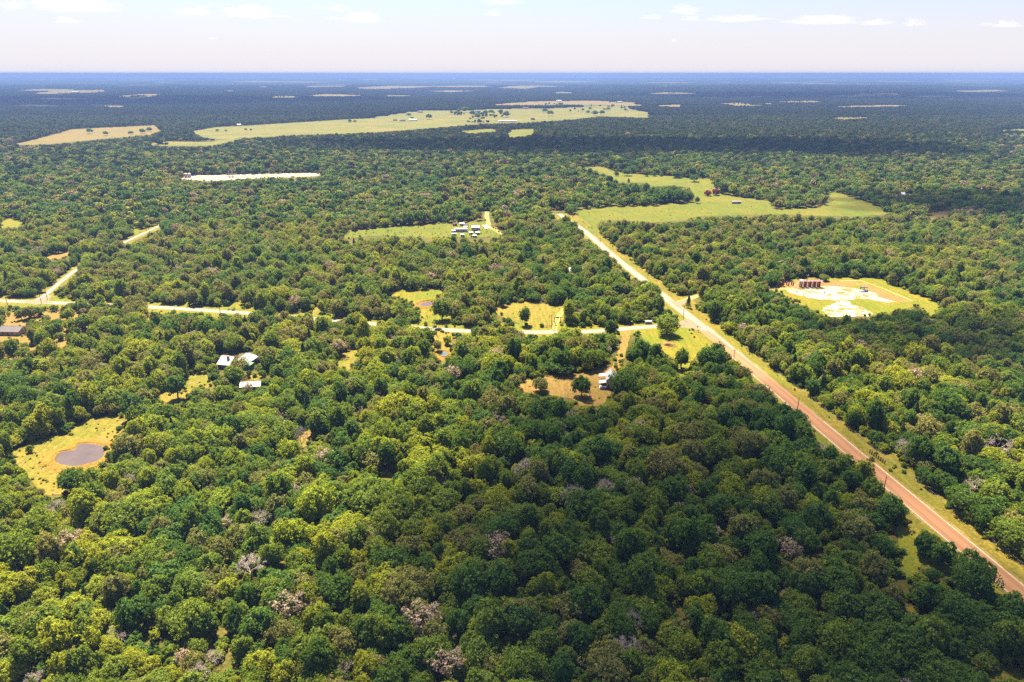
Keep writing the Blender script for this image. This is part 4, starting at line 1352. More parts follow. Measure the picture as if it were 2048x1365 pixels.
def opening(root, name, c, w, h, rz, mat, frame=None):
    """door or window set on a wall; c is its centre, rz the way it faces (0 = towards -y)"""
    d = MB().box(c, (w, 0.10, h), rz).build(name, mat, root)
    if frame is not None:
        f = MB()
        co, si = math.cos(rz), math.sin(rz)
        for ox, oz, sx, sz in ((0, h / 2 + 0.05, w + 0.22, 0.1), (0, -h / 2 - 0.05, w + 0.22, 0.1), (-w / 2 - 0.06, 0, 0.1, h), (w / 2 + 0.06, 0, 0.1, h)):
            f.box((c[0] + ox * co, c[1] + ox * si, c[2] + oz), (sx, 0.16, sz), rz)
        f.build("frame", frame, d)
    return d

# the cabin: tall narrow house with two lean-to porch roofs on its west side
hx, hy = G(1216, 776)
c_ = empty("cabin", (hx, hy), math.radians(-6), "white cabin with metal roof and two porch roofs beside a round tree", "house")
gable(c_, 9.5, 4.6, 4.8, 1.9, M['wall_white'], M['roof_white'], 0.4, 1.3, 3.8, 0, math.pi / 2)
for k, (py_, zz) in enumerate(((0.2, 2.9), (6.4, 3.9))):
    mb = MB().prism([(-4.8, zz), (-0.7, zz + 0.75), (-0.7, zz + 0.87), (-4.8, zz + 0.12)], py_ - 1.9, py_ + 1.9)
    pr = mb.build("porch_roof", M['roof_white'], c_)
    for q in (-1.7, 1.7):
        MB().box((-4.6, py_ + q, zz / 2), (0.16, 0.16, zz + 0.1)).build("porch_post", M['wall_white'], c_)
MB().box((-2.3, 3.3, 1.55), (2.9, 2.3, 3.3)).build("porch_wall", M['wall_brick'], c_)
MB().box((-2.8, 0.2, 0.15), (3.6, 3.9, 0.3)).build("deck", M['concrete'], c_)
opening(c_, "door", (0.3, -0.99, 1.1), 1.0, 2.1, 0, M['wall_brick'], M['wall_white'])
opening(c_, "window", (2.2, -0.99, 1.5), 1.1, 1.3, 0, M['glass'], M['wall_white'])
opening(c_, "window", (1.3, -0.99, 4.3), 1.1, 1.2, 0, M['glass'], M['wall_white'])
for yy in (2.2, 4.8, 7.4):
    opening(c_, "window", (3.62, yy, 1.6), 1.1, 1.3, math.pi / 2, M['glass'], M['wall_white'])

# the white roofed house
hx, hy = G(452, 736)
h_ = empty("farmhouse", (hx, hy), math.radians(-12), "low house with bright white metal roofs and a brick chimney among oaks", "house")
gable(h_, 7.2, 10.5, 2.7, 2.7, M['wall_brick'], M['roof_white'], 0.45, 0.0, 3.4)
MB().box((8.6, 8.2, 1.55), (8.6, 8.0, 3.3)).build("wall", M['wall_brick'], h_)
hp = MB()
e0, e1 = [(3.9, 3.8, 3.2), (13.3, 3.8, 3.2), (13.3, 12.6, 3.2), (3.9, 12.6, 3.2)], [(7.9, 8.2, 6.3), (9.5, 8.2, 6.3)]
i0 = len(hp.v); hp.v += e0 + e1
hp.f += [(0, 1, 5, 4), (1, 2, 5), (2, 3, 4, 5), (3, 0, 4), (3, 2, 1, 0)]
hro = hp.build("roof", M['roof_white'], h_)
for (pa, pb) in ((e0[0], e1[0]), (e0[1], e1[1]), (e0[2], e1[1]), (e0[3], e1[0]), (e1[0], e1[1])):
    MB().tube((pa[0], pa[1], pa[2] + 0.03), (pb[0], pb[1], pb[2] + 0.03), 0.09, n=6).build("ridge_cap", M['roof_white'], hro)
MB().box((1.0, 1.8, 4.6), (1.1, 0.9, 3.2)).box((1.0, 1.8, 6.25), (1.35, 1.15, 0.2)).build("chimney", M['chimney'], h_)
MB().box((12.6, 1.6, 1.35), (5.0, 3.6, 2.7)).prism([(10.0, 2.7), (15.3, 2.7), (15.3, 2.95), (10.0, 3.3)], -0.4, 3.6).build("lean_to", M['wall_green'], h_)
opening(h_, "door", (-1.8, -1.87, 1.05), 1.0, 2.1, 0, M['glass'], M['wall_white'])
for xx in (0.2, 2.4):
    opening(h_, "window", (xx, -1.87, 1.5), 1.2, 1.2, 0, M['glass'], M['wall_white'])
opening(h_, "window", (12.92, 8.6, 1.7), 1.4, 1.3, math.pi / 2, M['glass'], M['wall_white'])
hx, hy = G(501, 783)
s_ = empty("shed", (hx, hy), math.radians(8), "white roofed shed half hidden by oaks near the white roofed house", "shed")
gable(s_, 9.5, 6.0, 2.6, 1.3, M['wall_white'], M['roof_white'], 0.4, 0, 3.0)
opening(s_, "door", (1.2, -0.02, 1.1), 2.4, 2.2, 0, M['glass'], M['wall_white'])

hx, hy = G(4, 671)
b_ = empty("house", (hx, hy), math.radians(-3), "long low house with dark brown roof in the parkland", "house")
gable(b_, 22.0, 9.0, 2.6, 1.9, M['wall_pink'], M['roof_grey'], 0.6, 0.0, 4.5, sheets=False)
opening(b_, "door", (4.0, -0.02, 1.05), 1.0, 2.1, 0, M['wall_brick'], M['wall_white'])
for xx in (-2.0, 1.0, 7.0):
    opening(b_, "window", (xx, -0.02, 1.5), 1.3, 1.2, 0, M['glass'], M['wall_white'])
hx, hy = G(1157, 551)
b_ = empty("house", (hx, hy), math.radians(5), "white roofed house showing between treetops west of the main road", "house")
gable(b_, 14.0, 8.0, 3.4, 2.0, M['wall_white'], M['roof_white'], 0.5, 0.0, 4.0)
opening(b_, "window", (2.0, -0.02, 1.6), 1.3, 1.2, 0, M['glass'], M['wall_white'])
hx, hy = G(425, 433)
b_ = empty("house", (hx, hy), math.radians(4), "grey roofed house in the woods behind the parkland lane", "house")
gable(b_, 15.0, 8.0, 2.8, 2.0, M['wall_white'], M['roof_grey'], 0.5, 0.0, 4.0, sheets=False)
opening(b_, "window", (2.0, -0.02, 1.5), 1.3, 1.2, 0, M['glass'])
hx, hy = G(1814, 394)
b_ = empty("house", (hx, hy), 0.0, "blue grey roofed house in the woods beyond the large meadow", "house")
gable(b_, 15.0, 9.0, 3.0, 2.2, M['wall_white'], M['roof_blue'], 0.5, 0.0, 4.5, sheets=False)
opening(b_, "window", (2.0, -0.02, 1.5), 1.3, 1.2, 0, M['glass'])

# trailers and sheds of the small meadow
def small_house(name, label, cat, px, py, L, W, HW, RISE, rz, wall, roof, wins=1, door=True, wheels=False, grp=None):
    x, y = G(px, py)
    o = empty(name, (x, y), rz, label, cat, grp)
    lift = 0.55 if wheels else 0.0
    gable(o, L, W, HW, RISE, wall, roof, 0.15, 0, W / 2, lift, 0, sheets=False)
    if wheels:
        for sx in (-0.4, 0.4):
            for yy in (0.2, W - 0.2):
                MB().tube((L * sx, yy - 0.12, 0.38), (L * sx, yy + 0.12, 0.38), 0.38, n=10).build("wheel", M['tyre'], o)
    if door:
        opening(o, "door", (L * 0.22, -0.02, lift + 1.05), 0.95, 2.0, 0, M['glass'])
    for k in range(wins):
        opening(o, "window", (-L * 0.36 + k * min(2.6, L * 0.3), -0.02, lift + HW * 0.6), 0.9, 0.8, 0, M['glass'])
    return o
small_house("mobile_home", "long white mobile home in the middle of the small meadow settlement", "mobile home", 922, 464.5, 12.6, 4.2, 2.5, 0.5, 0.02, M['wall_white'], M['roof_white'], 3, True, True)
small_house("camper", "round topped camper with dark roof close to the wood edge of the settlement", "camper", 910, 452.5, 4.8, 2.5, 2.1, 0.5, 0.1, M['wall_pink'], M['roof_grey'], 1, True, True)
small_house("camper", "grey camper parked end to end with another behind the mobile home", "camper", 924, 452.5, 5.2, 2.5, 2.1, 0.5, -0.35, M['steel'], M['roof_white'], 1, True, True)
small_house("camper", "dull grey camper next to the white boxy shed of the settlement", "camper", 931, 455, 4.6, 2.5, 2.0, 0.5, -0.3, M['steel'], M['roof_grey'], 1, True, True)
small_house("shed", "white boxy shed standing just behind the long mobile home", "shed", 931, 459, 4.0, 3.2, 2.3, 0.7, 0.0, M['wall_white'], M['roof_white'], 0)
small_house("bungalow", "pink walled bungalow with white roof in the meadow settlement", "house", 951, 461, 8.0, 6.0, 2.7, 1.5, -0.03, M['wall_pink'], M['roof_white'], 2)
small_house("shed", "white shed in front of the pink walled bungalow", "shed", 955.5, 470, 3.9, 3.0, 2.3, 0.6, 0.05, M['wall_white'], M['roof_white'], 1)
small_house("shed", "small white shed between the mobile home and the bungalow", "shed", 942, 470, 3.6, 2.6, 2.2, 0.6, -0.1, M['wall_white'], M['roof_white'], 0)
small_house("shed", "white roofed shed at the end of the long mobile home", "shed", 907, 466, 3.8, 2.6, 2.0, 0.6, 0.15, M['wall_white'], M['roof_white'], 0)
small_house("shed", "low pale pink shed at the outer corner of the settlement", "shed", 908, 471.5, 4.4, 2.6, 1.8, 0.4, 0.0, M['wall_pink'], M['roof_white'], 0)
small_house("shed", "pink shed standing alone in front of the long mobile home", "shed", 925, 474.5, 3.2, 2.8, 2.4, 0.7, 0.1, M['wall_pink'], M['roof_white'], 1)
small_house("shed", "little white shed at the tree edge of the settlement", "shed", 949, 475.5, 3.4, 2.4, 2.0, 0.5, 0.0, M['wall_white'], M['roof_white'], 0)
sheet("concrete_slab", M['concrete'], [(964, 451), (976, 450.5), (979, 456.5), (971, 457)], 0.14, 0.1)
small_house("long_trailer", "long white trailer standing alone in the large meadow", "trailer", 1473, 408, 11.5, 2.6, 2.2, 0.5, 0.05, M['wall_white'], M['roof_white'], 4, True, True)
# farm buildings of the far fields
for k, (px, py, L, W, H_, rf, lb) in enumerate([(826, 242.5, 26, 9, 4, 'roof_white', "white roofed barn among trees on the far field's farmstead"), (805, 243, 18, 8, 4, 'roof_grey', "grey roofed barn beside the white roofed one on the far farmstead"),
        (790, 242, 14, 8, 4, 'wall_brick', "red roofed shed on the far field's farmstead"), (1015, 245, 60, 14, 4, 'roof_white', "very long white roofed poultry barn in the far field"), (956, 224.5, 22, 12, 5, 'roof_grey', "dark roofed barn at the back of the far field"),
        (1051, 218.5, 24, 12, 5, 'wall_brick', "red roofed barn at the back edge of the far field"), (840, 226, 20, 12, 5, 'roof_grey', "dark roofed barn at the wood edge of the far field"), (1118, 203.5, 30, 14, 5, 'roof_white', "white roofed barn on the tan field behind the far field"),
        (1240, 206, 26, 12, 5, 'roof_white', "white roofed barn where the tan field meets a pale track"), (475, 252.5, 20, 10, 4, 'roof_white', "small white roofed barn on the narrow part of the far field"), (150, 186, 60, 25, 7, 'roof_white', "white roofed building on a distant tan clearing"), (908, 158.5, 90, 40, 14, 'roof_white', "pale tall building close to the horizon")]):
    small_house("barn", lb, "barn", px, py, L, W, H_, H_ * 0.5, 0.06 * ((k % 3) - 1), M['wall_white'], M[rf], 2 if L < 40 else 0)

# ------------------------------------------------------------------ oil field
def pad_ob(name, label, cat, px, py, rz=0.0, grp=None):
    x, y = G(px, py)
    return empty(name, (x, y), rz, label, cat, grp)

TP = [(1602.5, 573.5), (1611.3, 573.5), (1620.2, 573.5), (1629.2, 573.5), (1638.2, 573.5)]
for k, (px, py) in enumerate(TP):
    lb = "pale rusted storage tank at one end of the red tank row" if k == 0 else ["", "dark red storage tank next to the pale rusted one", "dark red storage tank, third of the row counting from the pale one", "dark red storage tank, fourth of the row counting from the pale one", "dark red storage tank at the row's end away from the pale one"][k]
    t_ = pad_ob("storage_tank", lb, "tank", px, py + 2.0, 0, "storage tanks in a row on the oil pad")
    mt = M['tank_pale'] if k == 0 else M['tank_red']
    rr_ = 1.36
    MB().tube((0, 1.5, -0.05), (0, 1.5, 5.6), rr_, n=28).build("shell", mt, t_, False)
    MB().tube((0, 1.5, 5.6), (0, 1.5, 5.95), rr_, 0.2, 28).build("top", M['rail'] if k == 0 else mt, t_)
    for zz in (0.1, 5.45):
        MB().tube((0, 1.5, zz), (0, 1.5, zz + 0.10), rr_ + 0.03, n=28).build("hoop", M['rail'], t_)
    MB().tube((0, 1.5, 5.9), (0, 1.5, 6.3), 0.12, n=8).build("vent", M['rail'], t_)
    MB().box((0, 0.12, 0.6), (0.7, 0.12, 0.8)).build("manhole", mt, t_)
    MB().tube((0.9, 0.0, 0.3), (0.9, -0.9, 0.3), 0.09, n=8).build("outlet_pipe", M['rail'], t_)
w_ = pad_ob("catwalk", "pale steel catwalk with railing and stair along the red tank row", "catwalk", 1620.2, 575.8, 0)
LW = 17.5
MB().box((0, -0.3, 5.3), (LW, 0.8, 0.08)).build("deck", M['rail'], w_)
for zz in (5.8, 6.3):
    MB().tube((-LW / 2, -0.72, zz), (LW / 2, -0.72, zz), 0.05, n=6).build("handrail", M['rail'], w_)
for k in range(11):
    xx = -LW / 2 + LW * k / 10
    MB().tube((xx, -0.72, 5.3), (xx, -0.72, 6.3), 0.045, n=6).build("baluster", M['rail'], w_)
    if k % 2 == 0:
        MB().tube((xx, -0.65, -0.05), (xx, -0.65, 5.3), 0.16, n=8).build("leg", M['rail'], w_)
for s in (-0.3, 0.3):
    MB().tube((-LW / 2, -0.3 + s, 5.25), (-LW / 2 - 4.2, -0.3 + s, 0.0), 0.09, n=6).build("stringer", M['rail'], w_)
for k in range(14):
    q = (k + 0.5) / 14
    MB().box((-LW / 2 - 4.2 * q, -0.3, 5.25 * (1 - q)), (0.28, 0.7, 0.05)).build("tread", M['rail'], w_)
def vessel(label, px, py, h, r, mat, grp, skirt=True):
    v_ = pad_ob("separator_vessel", label, "vessel", px, py, 0, grp)
    MB().tube((0, 0, 0.5), (0, 0, h), r, n=18).build("shell", mat, v_, False)
    MB().tube((0, 0, h), (0, 0, h + r * 0.5), r, r * 0.35, 18).build("dome", mat, v_)
    MB().tube((0, 0, -0.05), (0, 0, 0.5), r * 1.12, r, 18).build("skirt", M['rail'], v_)
    MB().tube((r * 0.9, -r * 0.5, 0.4), (r * 1.0, -r * 0.6, h * 0.95), 0.06, n=6).build("pipe", M['rail'], v_)
    MB().tube((0, 0, h + r * 0.4), (0, 0, h + r * 0.4 + 0.7), 0.06, n=6).build("vent", M['rail'], v_)
vessel("tall rusty orange treater column at the edge of the oil pad", 1554, 573, 5.6, 0.55, M['rust'], "treater columns")
vessel("tall dark red treater column between the rusty one and the small vessels", 1565, 572.5, 6.2, 0.75, M['tank_red'], "treater columns")
for k, (px, py, lb) in enumerate(((1573, 571, "short dark vessel nearest the tall red treater column"), (1577, 573, "short dark vessel standing in front of two others on the pad"), (1582.5, 571, "short rusty vessel in the middle of the small vessels"), (1586, 572.5, "short dark red vessel nearest the tank row"))):
    vessel(lb, px, py, 2.9, 0.42, M['rust'] if k == 2 else M['tank_red'], "small separator vessels")
m_ = pad_ob("light_mast", "thin steel mast standing in front of the red tank row", "mast", 1612, 577.5)
MB().tube((0, 0, -0.1), (0, 0, 10.5), 0.12, 0.06, 8).build("pole", M['rail'], m_)
MB().box((0, -0.2, 10.4), (0.9, 0.4, 0.25)).build("lamp", M['steel'], m_)
# pumping unit
p_ = pad_ob("pump_jack", "blue pumping unit at the end of the white oil pad", "pump jack", 1727, 584, math.radians(8))
MB().box((0, 0, 0.2), (6.4, 1.6, 0.4)).build("base", M['blue'], p_)
a_ = MB()
for sx in (-0.9, 0.9):
    for sy in (-0.7, 0.7):
        a_.tube((sx, sy, 0.3), (0, sy * 0.3, 3.2), 0.12, n=6)
a_.build("samson_post", M['blue'], p_)
MB().box((0.1, 0, 3.4), (5.4, 0.35, 0.5)).build("walking_beam", M['blue'], p_)
MB().prism([(-2.5, 2.2), (-3.0, 2.2), (-3.25, 3.2), (-3.0, 4.1), (-2.6, 4.2)], -0.25, 0.25).build("horse_head", M['blue'], p_)
for s in (-0.75, 0.75):
    MB().prism([(1.2, 1.0), (2.9, 0.6), (3.1, 1.6), (1.4, 1.6)], s - 0.15, s + 0.15).build("counterweight", M['steel'], p_)
MB().box((1.6, 0, 0.95), (1.2, 1.0, 1.1)).build("gearbox", M['blue'], p_)
MB().box((3.0, 0, 0.8), (0.9, 0.8, 0.8)).build("motor", M['steel'], p_)
MB().tube((-3.1, 0, -0.05), (-3.1, 0, 3.2), 0.05, n=6).build("polished_rod", M['steel'], p_)
w_ = pad_ob("wellhead", "small red wellhead on a weedy patch in the white oil pad", "wellhead", 1648, 588)
MB().tube((0, 0, -0.05), (0, 0, 2.3), 0.22, 0.14, 10).build("spool", M['tank_red'], w_)
for zz in (0.7, 1.4):
    MB().tube((-0.7, 0, zz), (0.7, 0, zz), 0.12, n=8).build("valve", M['rust'], w_)
    MB().tube((0.7, 0, zz), (0.76, 0, zz), 0.34, n=12).build("hand_wheel", M['tank_red'], w_)
# far pad
for k, (px, lb) in enumerate(((371, "pale storage tank at the very end of the far white pad"), (378, "pale storage tank between its twin and the masts on the far pad"))):
    t_ = pad_ob("storage_tank", lb, "tank", px, 356, 0, "pale tanks on the far pad")
    MB().tube((0, 2.5, -0.05), (0, 2.5, 6.2), 2.35, n=24).build("shell", M['rail'], t_)
    MB().tube((0, 2.5, 6.2), (0, 2.5, 6.7), 2.35, 0.2, 24).build("top", M['rail'], t_)
for k, (px, hh, lb) in enumerate(((458.5, 9.5, "grey mast with a red base on the far white pad"), (465.5, 12.5, "taller grey mast beside the other on the far white pad"))):
    t_ = pad_ob("drilling_mast", lb, "mast", px, 355, 0, "masts on the far pad")
    mb = MB()
    for sx in (-0.7, 0.7):
        for sy in (-0.7, 0.7):
            mb.tube((sx, sy, 1.0), (sx * 0.5, sy * 0.5, hh), 0.14, n=6)
    for q in range(6):
        z0 = 1.0 + (hh - 1) * q / 6; z1 = 1.0 + (hh - 1) * (q + 1) / 6
        mb.tube((-0.7 + 0.05 * q, -0.6, z0), (0.7 - 0.05 * q, -0.6, z1), 0.07, n=5)
    mb.build("lattice", M['steel'], t_)
    MB().box((0.6, 0, 0.5), (3.6, 2.6, 1.1)).build("base", M['tank_red'], t_)

# ------------------------------------------------------------------ poles, wires, fences, gate, cars
def pole(px, py, h, label, rz=0.0, arm=True):
    x, y = G(px, py)
    o = empty("utility_pole", (x, y), rz, label, "utility pole", "wooden utility poles")
    MB().tube((0, 0, -0.2), (0, 0, h), 0.19, 0.13, 10).build("pole", M['tar'], o)
    if arm:
        MB().box((0, -0.14, h - 0.7), (2.2, 0.1, 0.13)).build("crossarm", M['tar'], o)
        for s in (-0.95, 0.95):
            MB().tube((s, -0.14, h - 0.64), (s, -0.14, h - 0.42), 0.06, n=6).build("insulator", M['steel'], o)
    else:
        MB().tube((0, 0, h), (0, 0, h + 0.2), 0.07, n=6).build("insulator", M['steel'], o)
    return Vector((x, y, h))
RZ = math.atan2(-rd.x, rd.y)
pole(1764, 994, 9.0, "wooden utility pole across the red road from the wooden fence", RZ, False)
pole(1593, 829, 9.0, "wooden utility pole by the red road, second from the junction lawn", RZ, False)
pole(1466, 731, 9.5, "wooden utility pole by the red road, first after the junction lawn", RZ)
q3 = pole(1366, 640, 10.0, "wooden utility pole in the fork of the road junction", RZ)
pole(1199.5, 498, 10.0, "wooden utility pole beside the pale road before it enters the woods", RZ)
q1 = pole(873.5, 672, 9.5, "wooden utility pole by the dark car on the side road", 0.0)
q2 = pole(1103, 658, 9.5, "wooden utility pole beside the black ranch gate", 0.0)
pole(83, 607, 9.0, "wooden utility pole in the mouth of the parkland lane", 0.6)
pole(95, 600, 10.0, "taller wooden utility pole a little way up the parkland lane", 0.6)
pole(15, 610, 8.0, "wooden utility pole beside the side road at its west end", 0.0, False)
q0 = pole(441, 630, 8.0, "wooden utility pole on the side road beside the grassy drive", 0.0)
def wire(a, b, off, label):
    cu = MB()
    prev = None
    for k in range(17):
        t = k / 16
        p = a.lerp(b, t) + Vector((0, off, -0.45 - 1.6 * 4 * t * (1 - t) * (b - a).length / 120.0))
        if prev is not None:
            cu.tube(prev, p, 0.02, n=4, cap=False)
        prev = p
    tag(cu.build("power_wire", M['black']), label, "wire", "wires of the side road power line")
for a, b, nm in ((q0, q1, "between the grassy drive and the dark car"), (q1, q2, "between the dark car and the ranch gate"), (q2, q3, "between the ranch gate and the junction")):
    wire(a, b, -0.14, "sagging black power wire over the side road " + nm)

# wooden fence right of the red road
fa, fb = Vector(G(1739, 907)), Vector(G(1769, 929))
fo = empty("wooden_fence", ((fa.x + fb.x) / 2, (fa.y + fb.y) / 2), math.atan2(fb.y - fa.y, fb.x - fa.x), "weathered wooden fence with tall posts beside the red road", "fence")
FL = (fb - fa).length
for k in range(8):
    MB().box((-FL / 2 + FL * k / 7, 0, 0.95), (0.28, 0.28, 2.1)).build("post", M['greywood'], fo)
for k in range(7):
    for zz in (0.6, 1.2):
        MB().box((-FL / 2 + FL * (k + 0.5) / 7, 0.02, zz), (FL / 7 - 0.26, 0.09, 0.18)).build("rail", M['greywood'], fo)
# wire fence along the right verge
wf = None
Ls = resample([r0 + rd * 30, MAIN_S[1]], 7.0)
wf = empty("wire_fence", (Ls[0].x, Ls[0].y), 0, "wire fence on thin posts along the verge of the red road", "fence")
rv = Vector((rd.y, -rd.x)) * -11.0 if Vector((rd.y, -rd.x)).x < 0 else Vector((rd.y, -rd.x)) * 11.0
pm = MB().tube((0, 0, -0.1), (0, 0, 1.35), 0.07, 0.06, 6).mesh("fence_post", M['greywood'])
for p in Ls[1:]:
    if (p + rv - (fa + fb) / 2).length < FL * 0.7: continue
    o = bpy.data.objects.new("post", pm); COL.objects.link(o); o.parent = wf
    o.location = (p.x + rv.x - Ls[0].x, p.y + rv.y - Ls[0].y, 0)
for zz in (0.5, 0.9, 1.25):
    a = Ls[1] + rv - Ls[0]; b = Ls[-1] + rv - Ls[0]
    MB().tube((a.x, a.y, zz), (b.x, b.y, zz), 0.012, n=4).build("wire_strand", M['steel'], wf)
# black ranch gate
gx, gy_ = G(1115, 645)
g_ = empty("ranch_gate", (gx, gy_), 0.12, "black square ranch entrance arch over the pale drive", "gate")
for s in (-2.0, 2.0):
    MB().box((s, 0, 1.65), (0.34, 0.34, 3.4)).build("post", M['black'], g_)
MB().box((0, 0, 3.45), (4.8, 0.3, 0.3)).build("beam", M['black'], g_)
MB().box((0, 0, 3.0), (1.6, 0.08, 0.5)).build("sign_board", M['black'], g_)
for s in (-1, 1):
    lf = MB()
    for zz in (0.4, 0.8, 1.2):
        lf.tube((s * 1.85, -0.1, zz), (s * 2.3, -1.7, zz), 0.05, n=6)
    lf.tube((s * 2.3, -1.7, 0.3), (s * 2.3, -1.7, 1.3), 0.05, n=6)
    lf.build("gate_leaf", M['black'], g_)
fe = empty("rail_fence", G(1094, 655), 0.25, "short dark rail fence beside the ranch gate", "fence")
for k in range(5):
    MB().box((-4 + 2 * k, 0, 0.65), (0.16, 0.16, 1.4)).build("post", M['black'], fe)
for k in range(4):
    for zz in (0.55, 1.1):
        MB().box((-3 + 2 * k, 0.01, zz), (1.84, 0.07, 0.12)).build("rail", M['black'], fe)

def car(px, py, rz, paint, label):
    x, y = G(px, py)
    o = empty("car", (x, y, 0.09), rz, label, "car")
    b = MB().prism([(-2.25, 0.35), (2.2, 0.35), (2.3, 0.6), (2.2, 0.85), (1.2, 0.98), (-1.6, 1.0), (-2.2, 0.92), (-2.32, 0.6)], -0.9, 0.9)
    b.build("body", paint, o)
    MB().prism([(-1.55, 0.99), (1.1, 0.97), (0.45, 1.42), (-1.1, 1.45)], -0.78, 0.78).build("glasshouse", M['glass'], o)
    MB().box((-0.32, 0, 1.46), (1.6, 1.46, 0.06)).build("roof_panel", paint, o)
    for sx in (-1.4, 1.4):
        for sy in (-0.86, 0.86):
            wv = MB().tube((sx, sy - 0.11, 0.33), (sx, sy + 0.11, 0.33), 0.34, n=14).build("wheel", M['tyre'], o)
    for sy in (-0.65, 0.65):
        MB().box((2.24, sy, 0.68), (0.08, 0.35, 0.16)).build("headlight", M['wall_white'], o)
        MB().box((-2.28, sy, 0.72), (0.08, 0.35, 0.16)).build("tail_light", M['tank_red'], o)
dW = Vector(G(860, 658)) - Vector(G(900, 661))
car(877, 661.2, math.atan2(dW.y, dW.x), M['car_dark'], "dark car driving on the pale side road")
car(950, 462.8, 0.1, M['black'], "black car parked before the pink walled bungalow")
small_house("stock_trailer", "small pale trailer parked on the verge north of the side road", "trailer", 1297, 648.5, 4.2, 2.0, 1.2, 0.25, 0.03, M['steel'], M['roof_white'], 0, False, True)

# brush pile on the junction lawn
bx_, by_ = G(1336, 691)
sheet("burnt_patch", M['redsoil'], [(1322, 690), (1328, 685), (1342, 684.5), (1350, 688), (1346, 693), (1332, 694.5)], 0.075, 0.3, 1.5)
br = MB(); rb = np.random.default_rng(55)
for k in range(110):
    a = rb.uniform(0, 6.28); rr_ = abs(rb.normal(0, 1.5)); L_ = rb.uniform(0.8, 2.6)
    c = Vector((math.cos(a) * rr_ * 1.5, math.sin(a) * rr_ * 0.8, max(0.05, 0.8 - rr_ * 0.3) * rb.random()))
    d = Vector((rb.normal(), rb.normal(), rb.normal() * 0.2)).normalized() * L_ / 2
    br.tube(c - d, c + d, rb.uniform(0.03, 0.11), n=5)
bo = br.build("brush_pile", M['stick'])
bo.location = (bx_, by_, 0.12)
tag(bo, "pile of reddish cut brush on bare soil in the junction lawn", "brush pile")
# mailbox and sign at the junction
def roadsign(px, py, label, mat, w, h, z, cat="sign", nm="road_sign"):
    x, y = G(px, py)
    o = empty(nm, (x, y), 0.3, label, cat)
    MB().tube((0, 0, -0.1), (0, 0, z + h / 2), 0.05, n=6).build("post", M['steel'], o)
    MB().box((0, -0.08, z), (w, 0.05, h)).build("panel", mat, o)
M['sign_red'] = worn("sign_red_paint", (0.45, 0.05, 0.04), 0.15, 1.0, 0.5, 0.4)
roadsign(1394.5, 660, "red sign on a thin post at the junction corner of the lawn", M['sign_red'], 0.9, 0.9, 2.1)
roadsign(1367.5, 655, "pale narrow sign by the side road at the junction", M['wall_white'], 0.5, 0.7, 1.7)
mbx = empty("mailbox", G(1396, 664.5), 0.2, "reddish mailbox on a post beside the red junction sign", "mailbox")
MB().box((0, 0, 0.55), (0.12, 0.12, 1.2)).build("post", M['greywood'], mbx)
MB().prism([(-0.35, 1.1), (0.35, 1.1), (0.35, 1.35), (0.2, 1.55), (-0.2, 1.55), (-0.35, 1.35)], -0.5, 0.5).build("box", M['sign_red'], mbx)

# ------------------------------------------------------------------ clouds
def volume_mat(name, col, dens, aniso):
    m, nt, out = mat_new(name)
    v = N(nt, "ShaderNodeVolumePrincipled")
    v.inputs['Color'].default_value = (*col, 1)
    v.inputs['Density'].default_value = dens
    v.inputs['Anisotropy'].default_value = aniso
    nt.links.new(v.outputs[0], out.inputs['Volume'])
    return m

def cloud_mesh(name, mat, rx, ry, rz, seed, sub=4, rough=0.45):
    bm = bmesh.new()
    bmesh.ops.create_icosphere(bm, subdivisions=sub, radius=1.0)
    for v in bm.verts:
        d = v.co.normalized()
        n = mnoise.fractal(d * 1.7 + Vector((seed * 3.7, seed * 1.3, 0)), 0.8, 2.1, 5)
        k = max(0.25, 1.0 + rough * n)
        z = d.z * k
        if z < 0: z *= 0.35
        v.co = Vector((d.x * k * rx, d.y * k * ry, z * rz))
    me = bpy.data.meshes.new(name)
    bm.to_mesh(me); bm.free()
    me.materials.append(mat)
    me.polygons.foreach_set('use_smooth', [True] * len(me.polygons))
    return me

M['cloud_far'] = volume_mat("fair_weather_cloud", (1.0, 0.97, 0.95), 0.00030, 0.35)
M['cloud_over'] = volume_mat("overhead_cloud", (1.0, 1.0, 1.0), 0.012, 0.3)
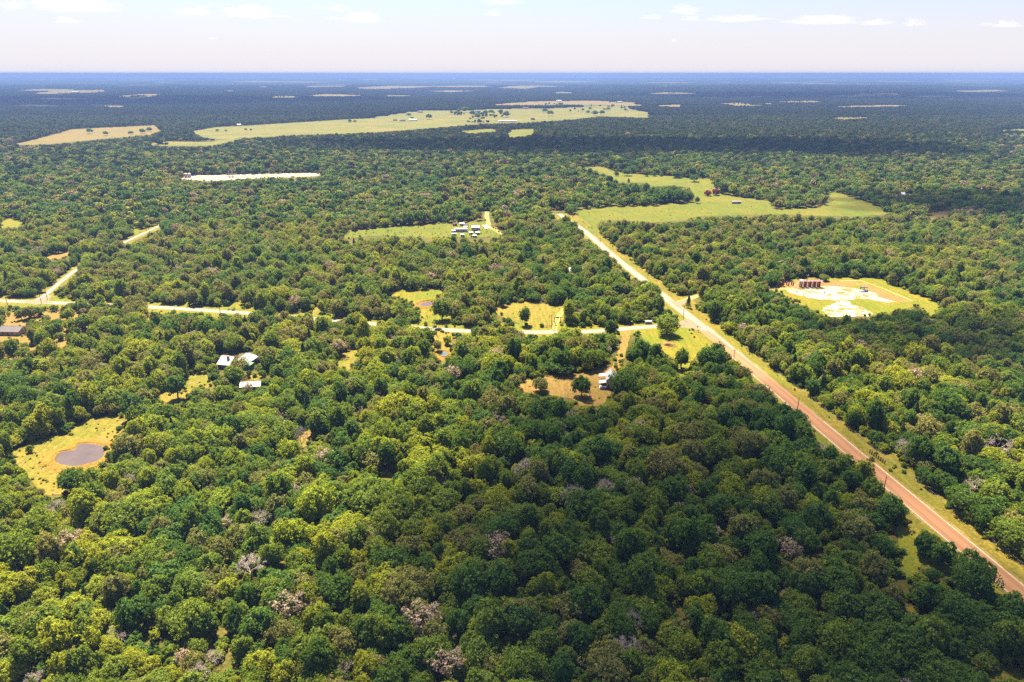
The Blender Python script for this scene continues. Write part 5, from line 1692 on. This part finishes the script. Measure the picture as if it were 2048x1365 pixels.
# overhead clouds whose shade lies on the woods: outline of the shade (ground centre, half sizes), thickness
ALT = 950.0
def overhead(gx, gy, rx, ry, rz, seed, label):
    k = ALT / SUN.z
    o = bpy.data.objects.new("cloud", cloud_mesh("cloud", M['cloud_over'], rx, ry, rz, seed))
    COL.objects.link(o)
    o.location = (gx + SUN.x * k, gy + SUN.y * k, ALT)
    tag(o, label, 'cloud', "cumulus clouds drifting over the woods")
overhead(62, 190, 110, 140, 100, 1, "white cumulus cloud whose shade lies on the woods by the red road")
overhead(255, 385, 95, 40, 70, 2, "white cumulus cloud whose shade lies behind the oil pad woods")
overhead(560, 840, 170, 70, 110, 3, "white cumulus cloud whose shade lies beyond the large meadow")
overhead(100, 1560, 620, 170, 150, 4, "long cumulus cloud whose shade crosses the woods before the far fields")
overhead(640, 1500, 300, 190, 140, 5, "white cumulus cloud whose shade lies beyond the oil pad woods")
overhead(-2400, 4300, 1500, 700, 260, 6, "wide cumulus cloud whose shade darkens the woods behind the far fields")
overhead(2300, 5200, 1600, 800, 260, 7, "wide cumulus cloud whose shade darkens the distant woods past the tan field")
# small clouds over the horizon: centre, width, height in the photograph; their base lies 1300 m up
SKY = [(140, 10, 130, 22), (22, 10, 46, 14), (132, 41, 44, 10), (385, 23, 60, 14), (500, 25, 96, 18), (675, 16, 38, 11), (635, 17, 20, 7), (665, 37, 22, 7), (725, 36, 60, 18), (985, 27, 30, 10), (1004, 4, 64, 9),
       (1372, 20, 52, 18), (1380, 38, 36, 8), (1305, 35, 40, 6), (1475, 38, 94, 9), (1650, 41, 108, 13), (1750, 46, 60, 8), (1829, 45, 42, 14), (1968, 49, 24, 6), (2012, 50, 54, 9), (425, 77, 18, 4), (1348, 82, 14, 6)]
for k, (px, py, w, h) in enumerate(SKY):
    y = (py - CY) / F
    t = 1150.0 / -(SP + y * CP)
    X, Y, Z = (px - CX) / F * t, (CP - y * SP) * t, HCAM + 1150.0
    hw, hh = w / F * t / 2, h / F * t / 2
    o = bpy.data.objects.new("cloud", cloud_mesh("cloud", M['cloud_far'], hw, hw * 0.7, hh * 1.6, 20 + k, 5, 0.85))
    COL.objects.link(o)
    o.location = (X, Y, Z - hh * 0.4)
    tag(o, "small white fair weather cloud low over the horizon", 'cloud', "small clouds over the horizon")

# ------------------------------------------------------------------ haze
M['haze'] = volume_mat("haze", (0.170, 0.272, 0.585), 0.000112, 0.0)
hz = MB().box((0, 0, 79.0), (84600, 84600, 160.0)).build("haze", M['haze'])
tag(hz, "thin blue summer haze over the woods", None, None, 'stuff')
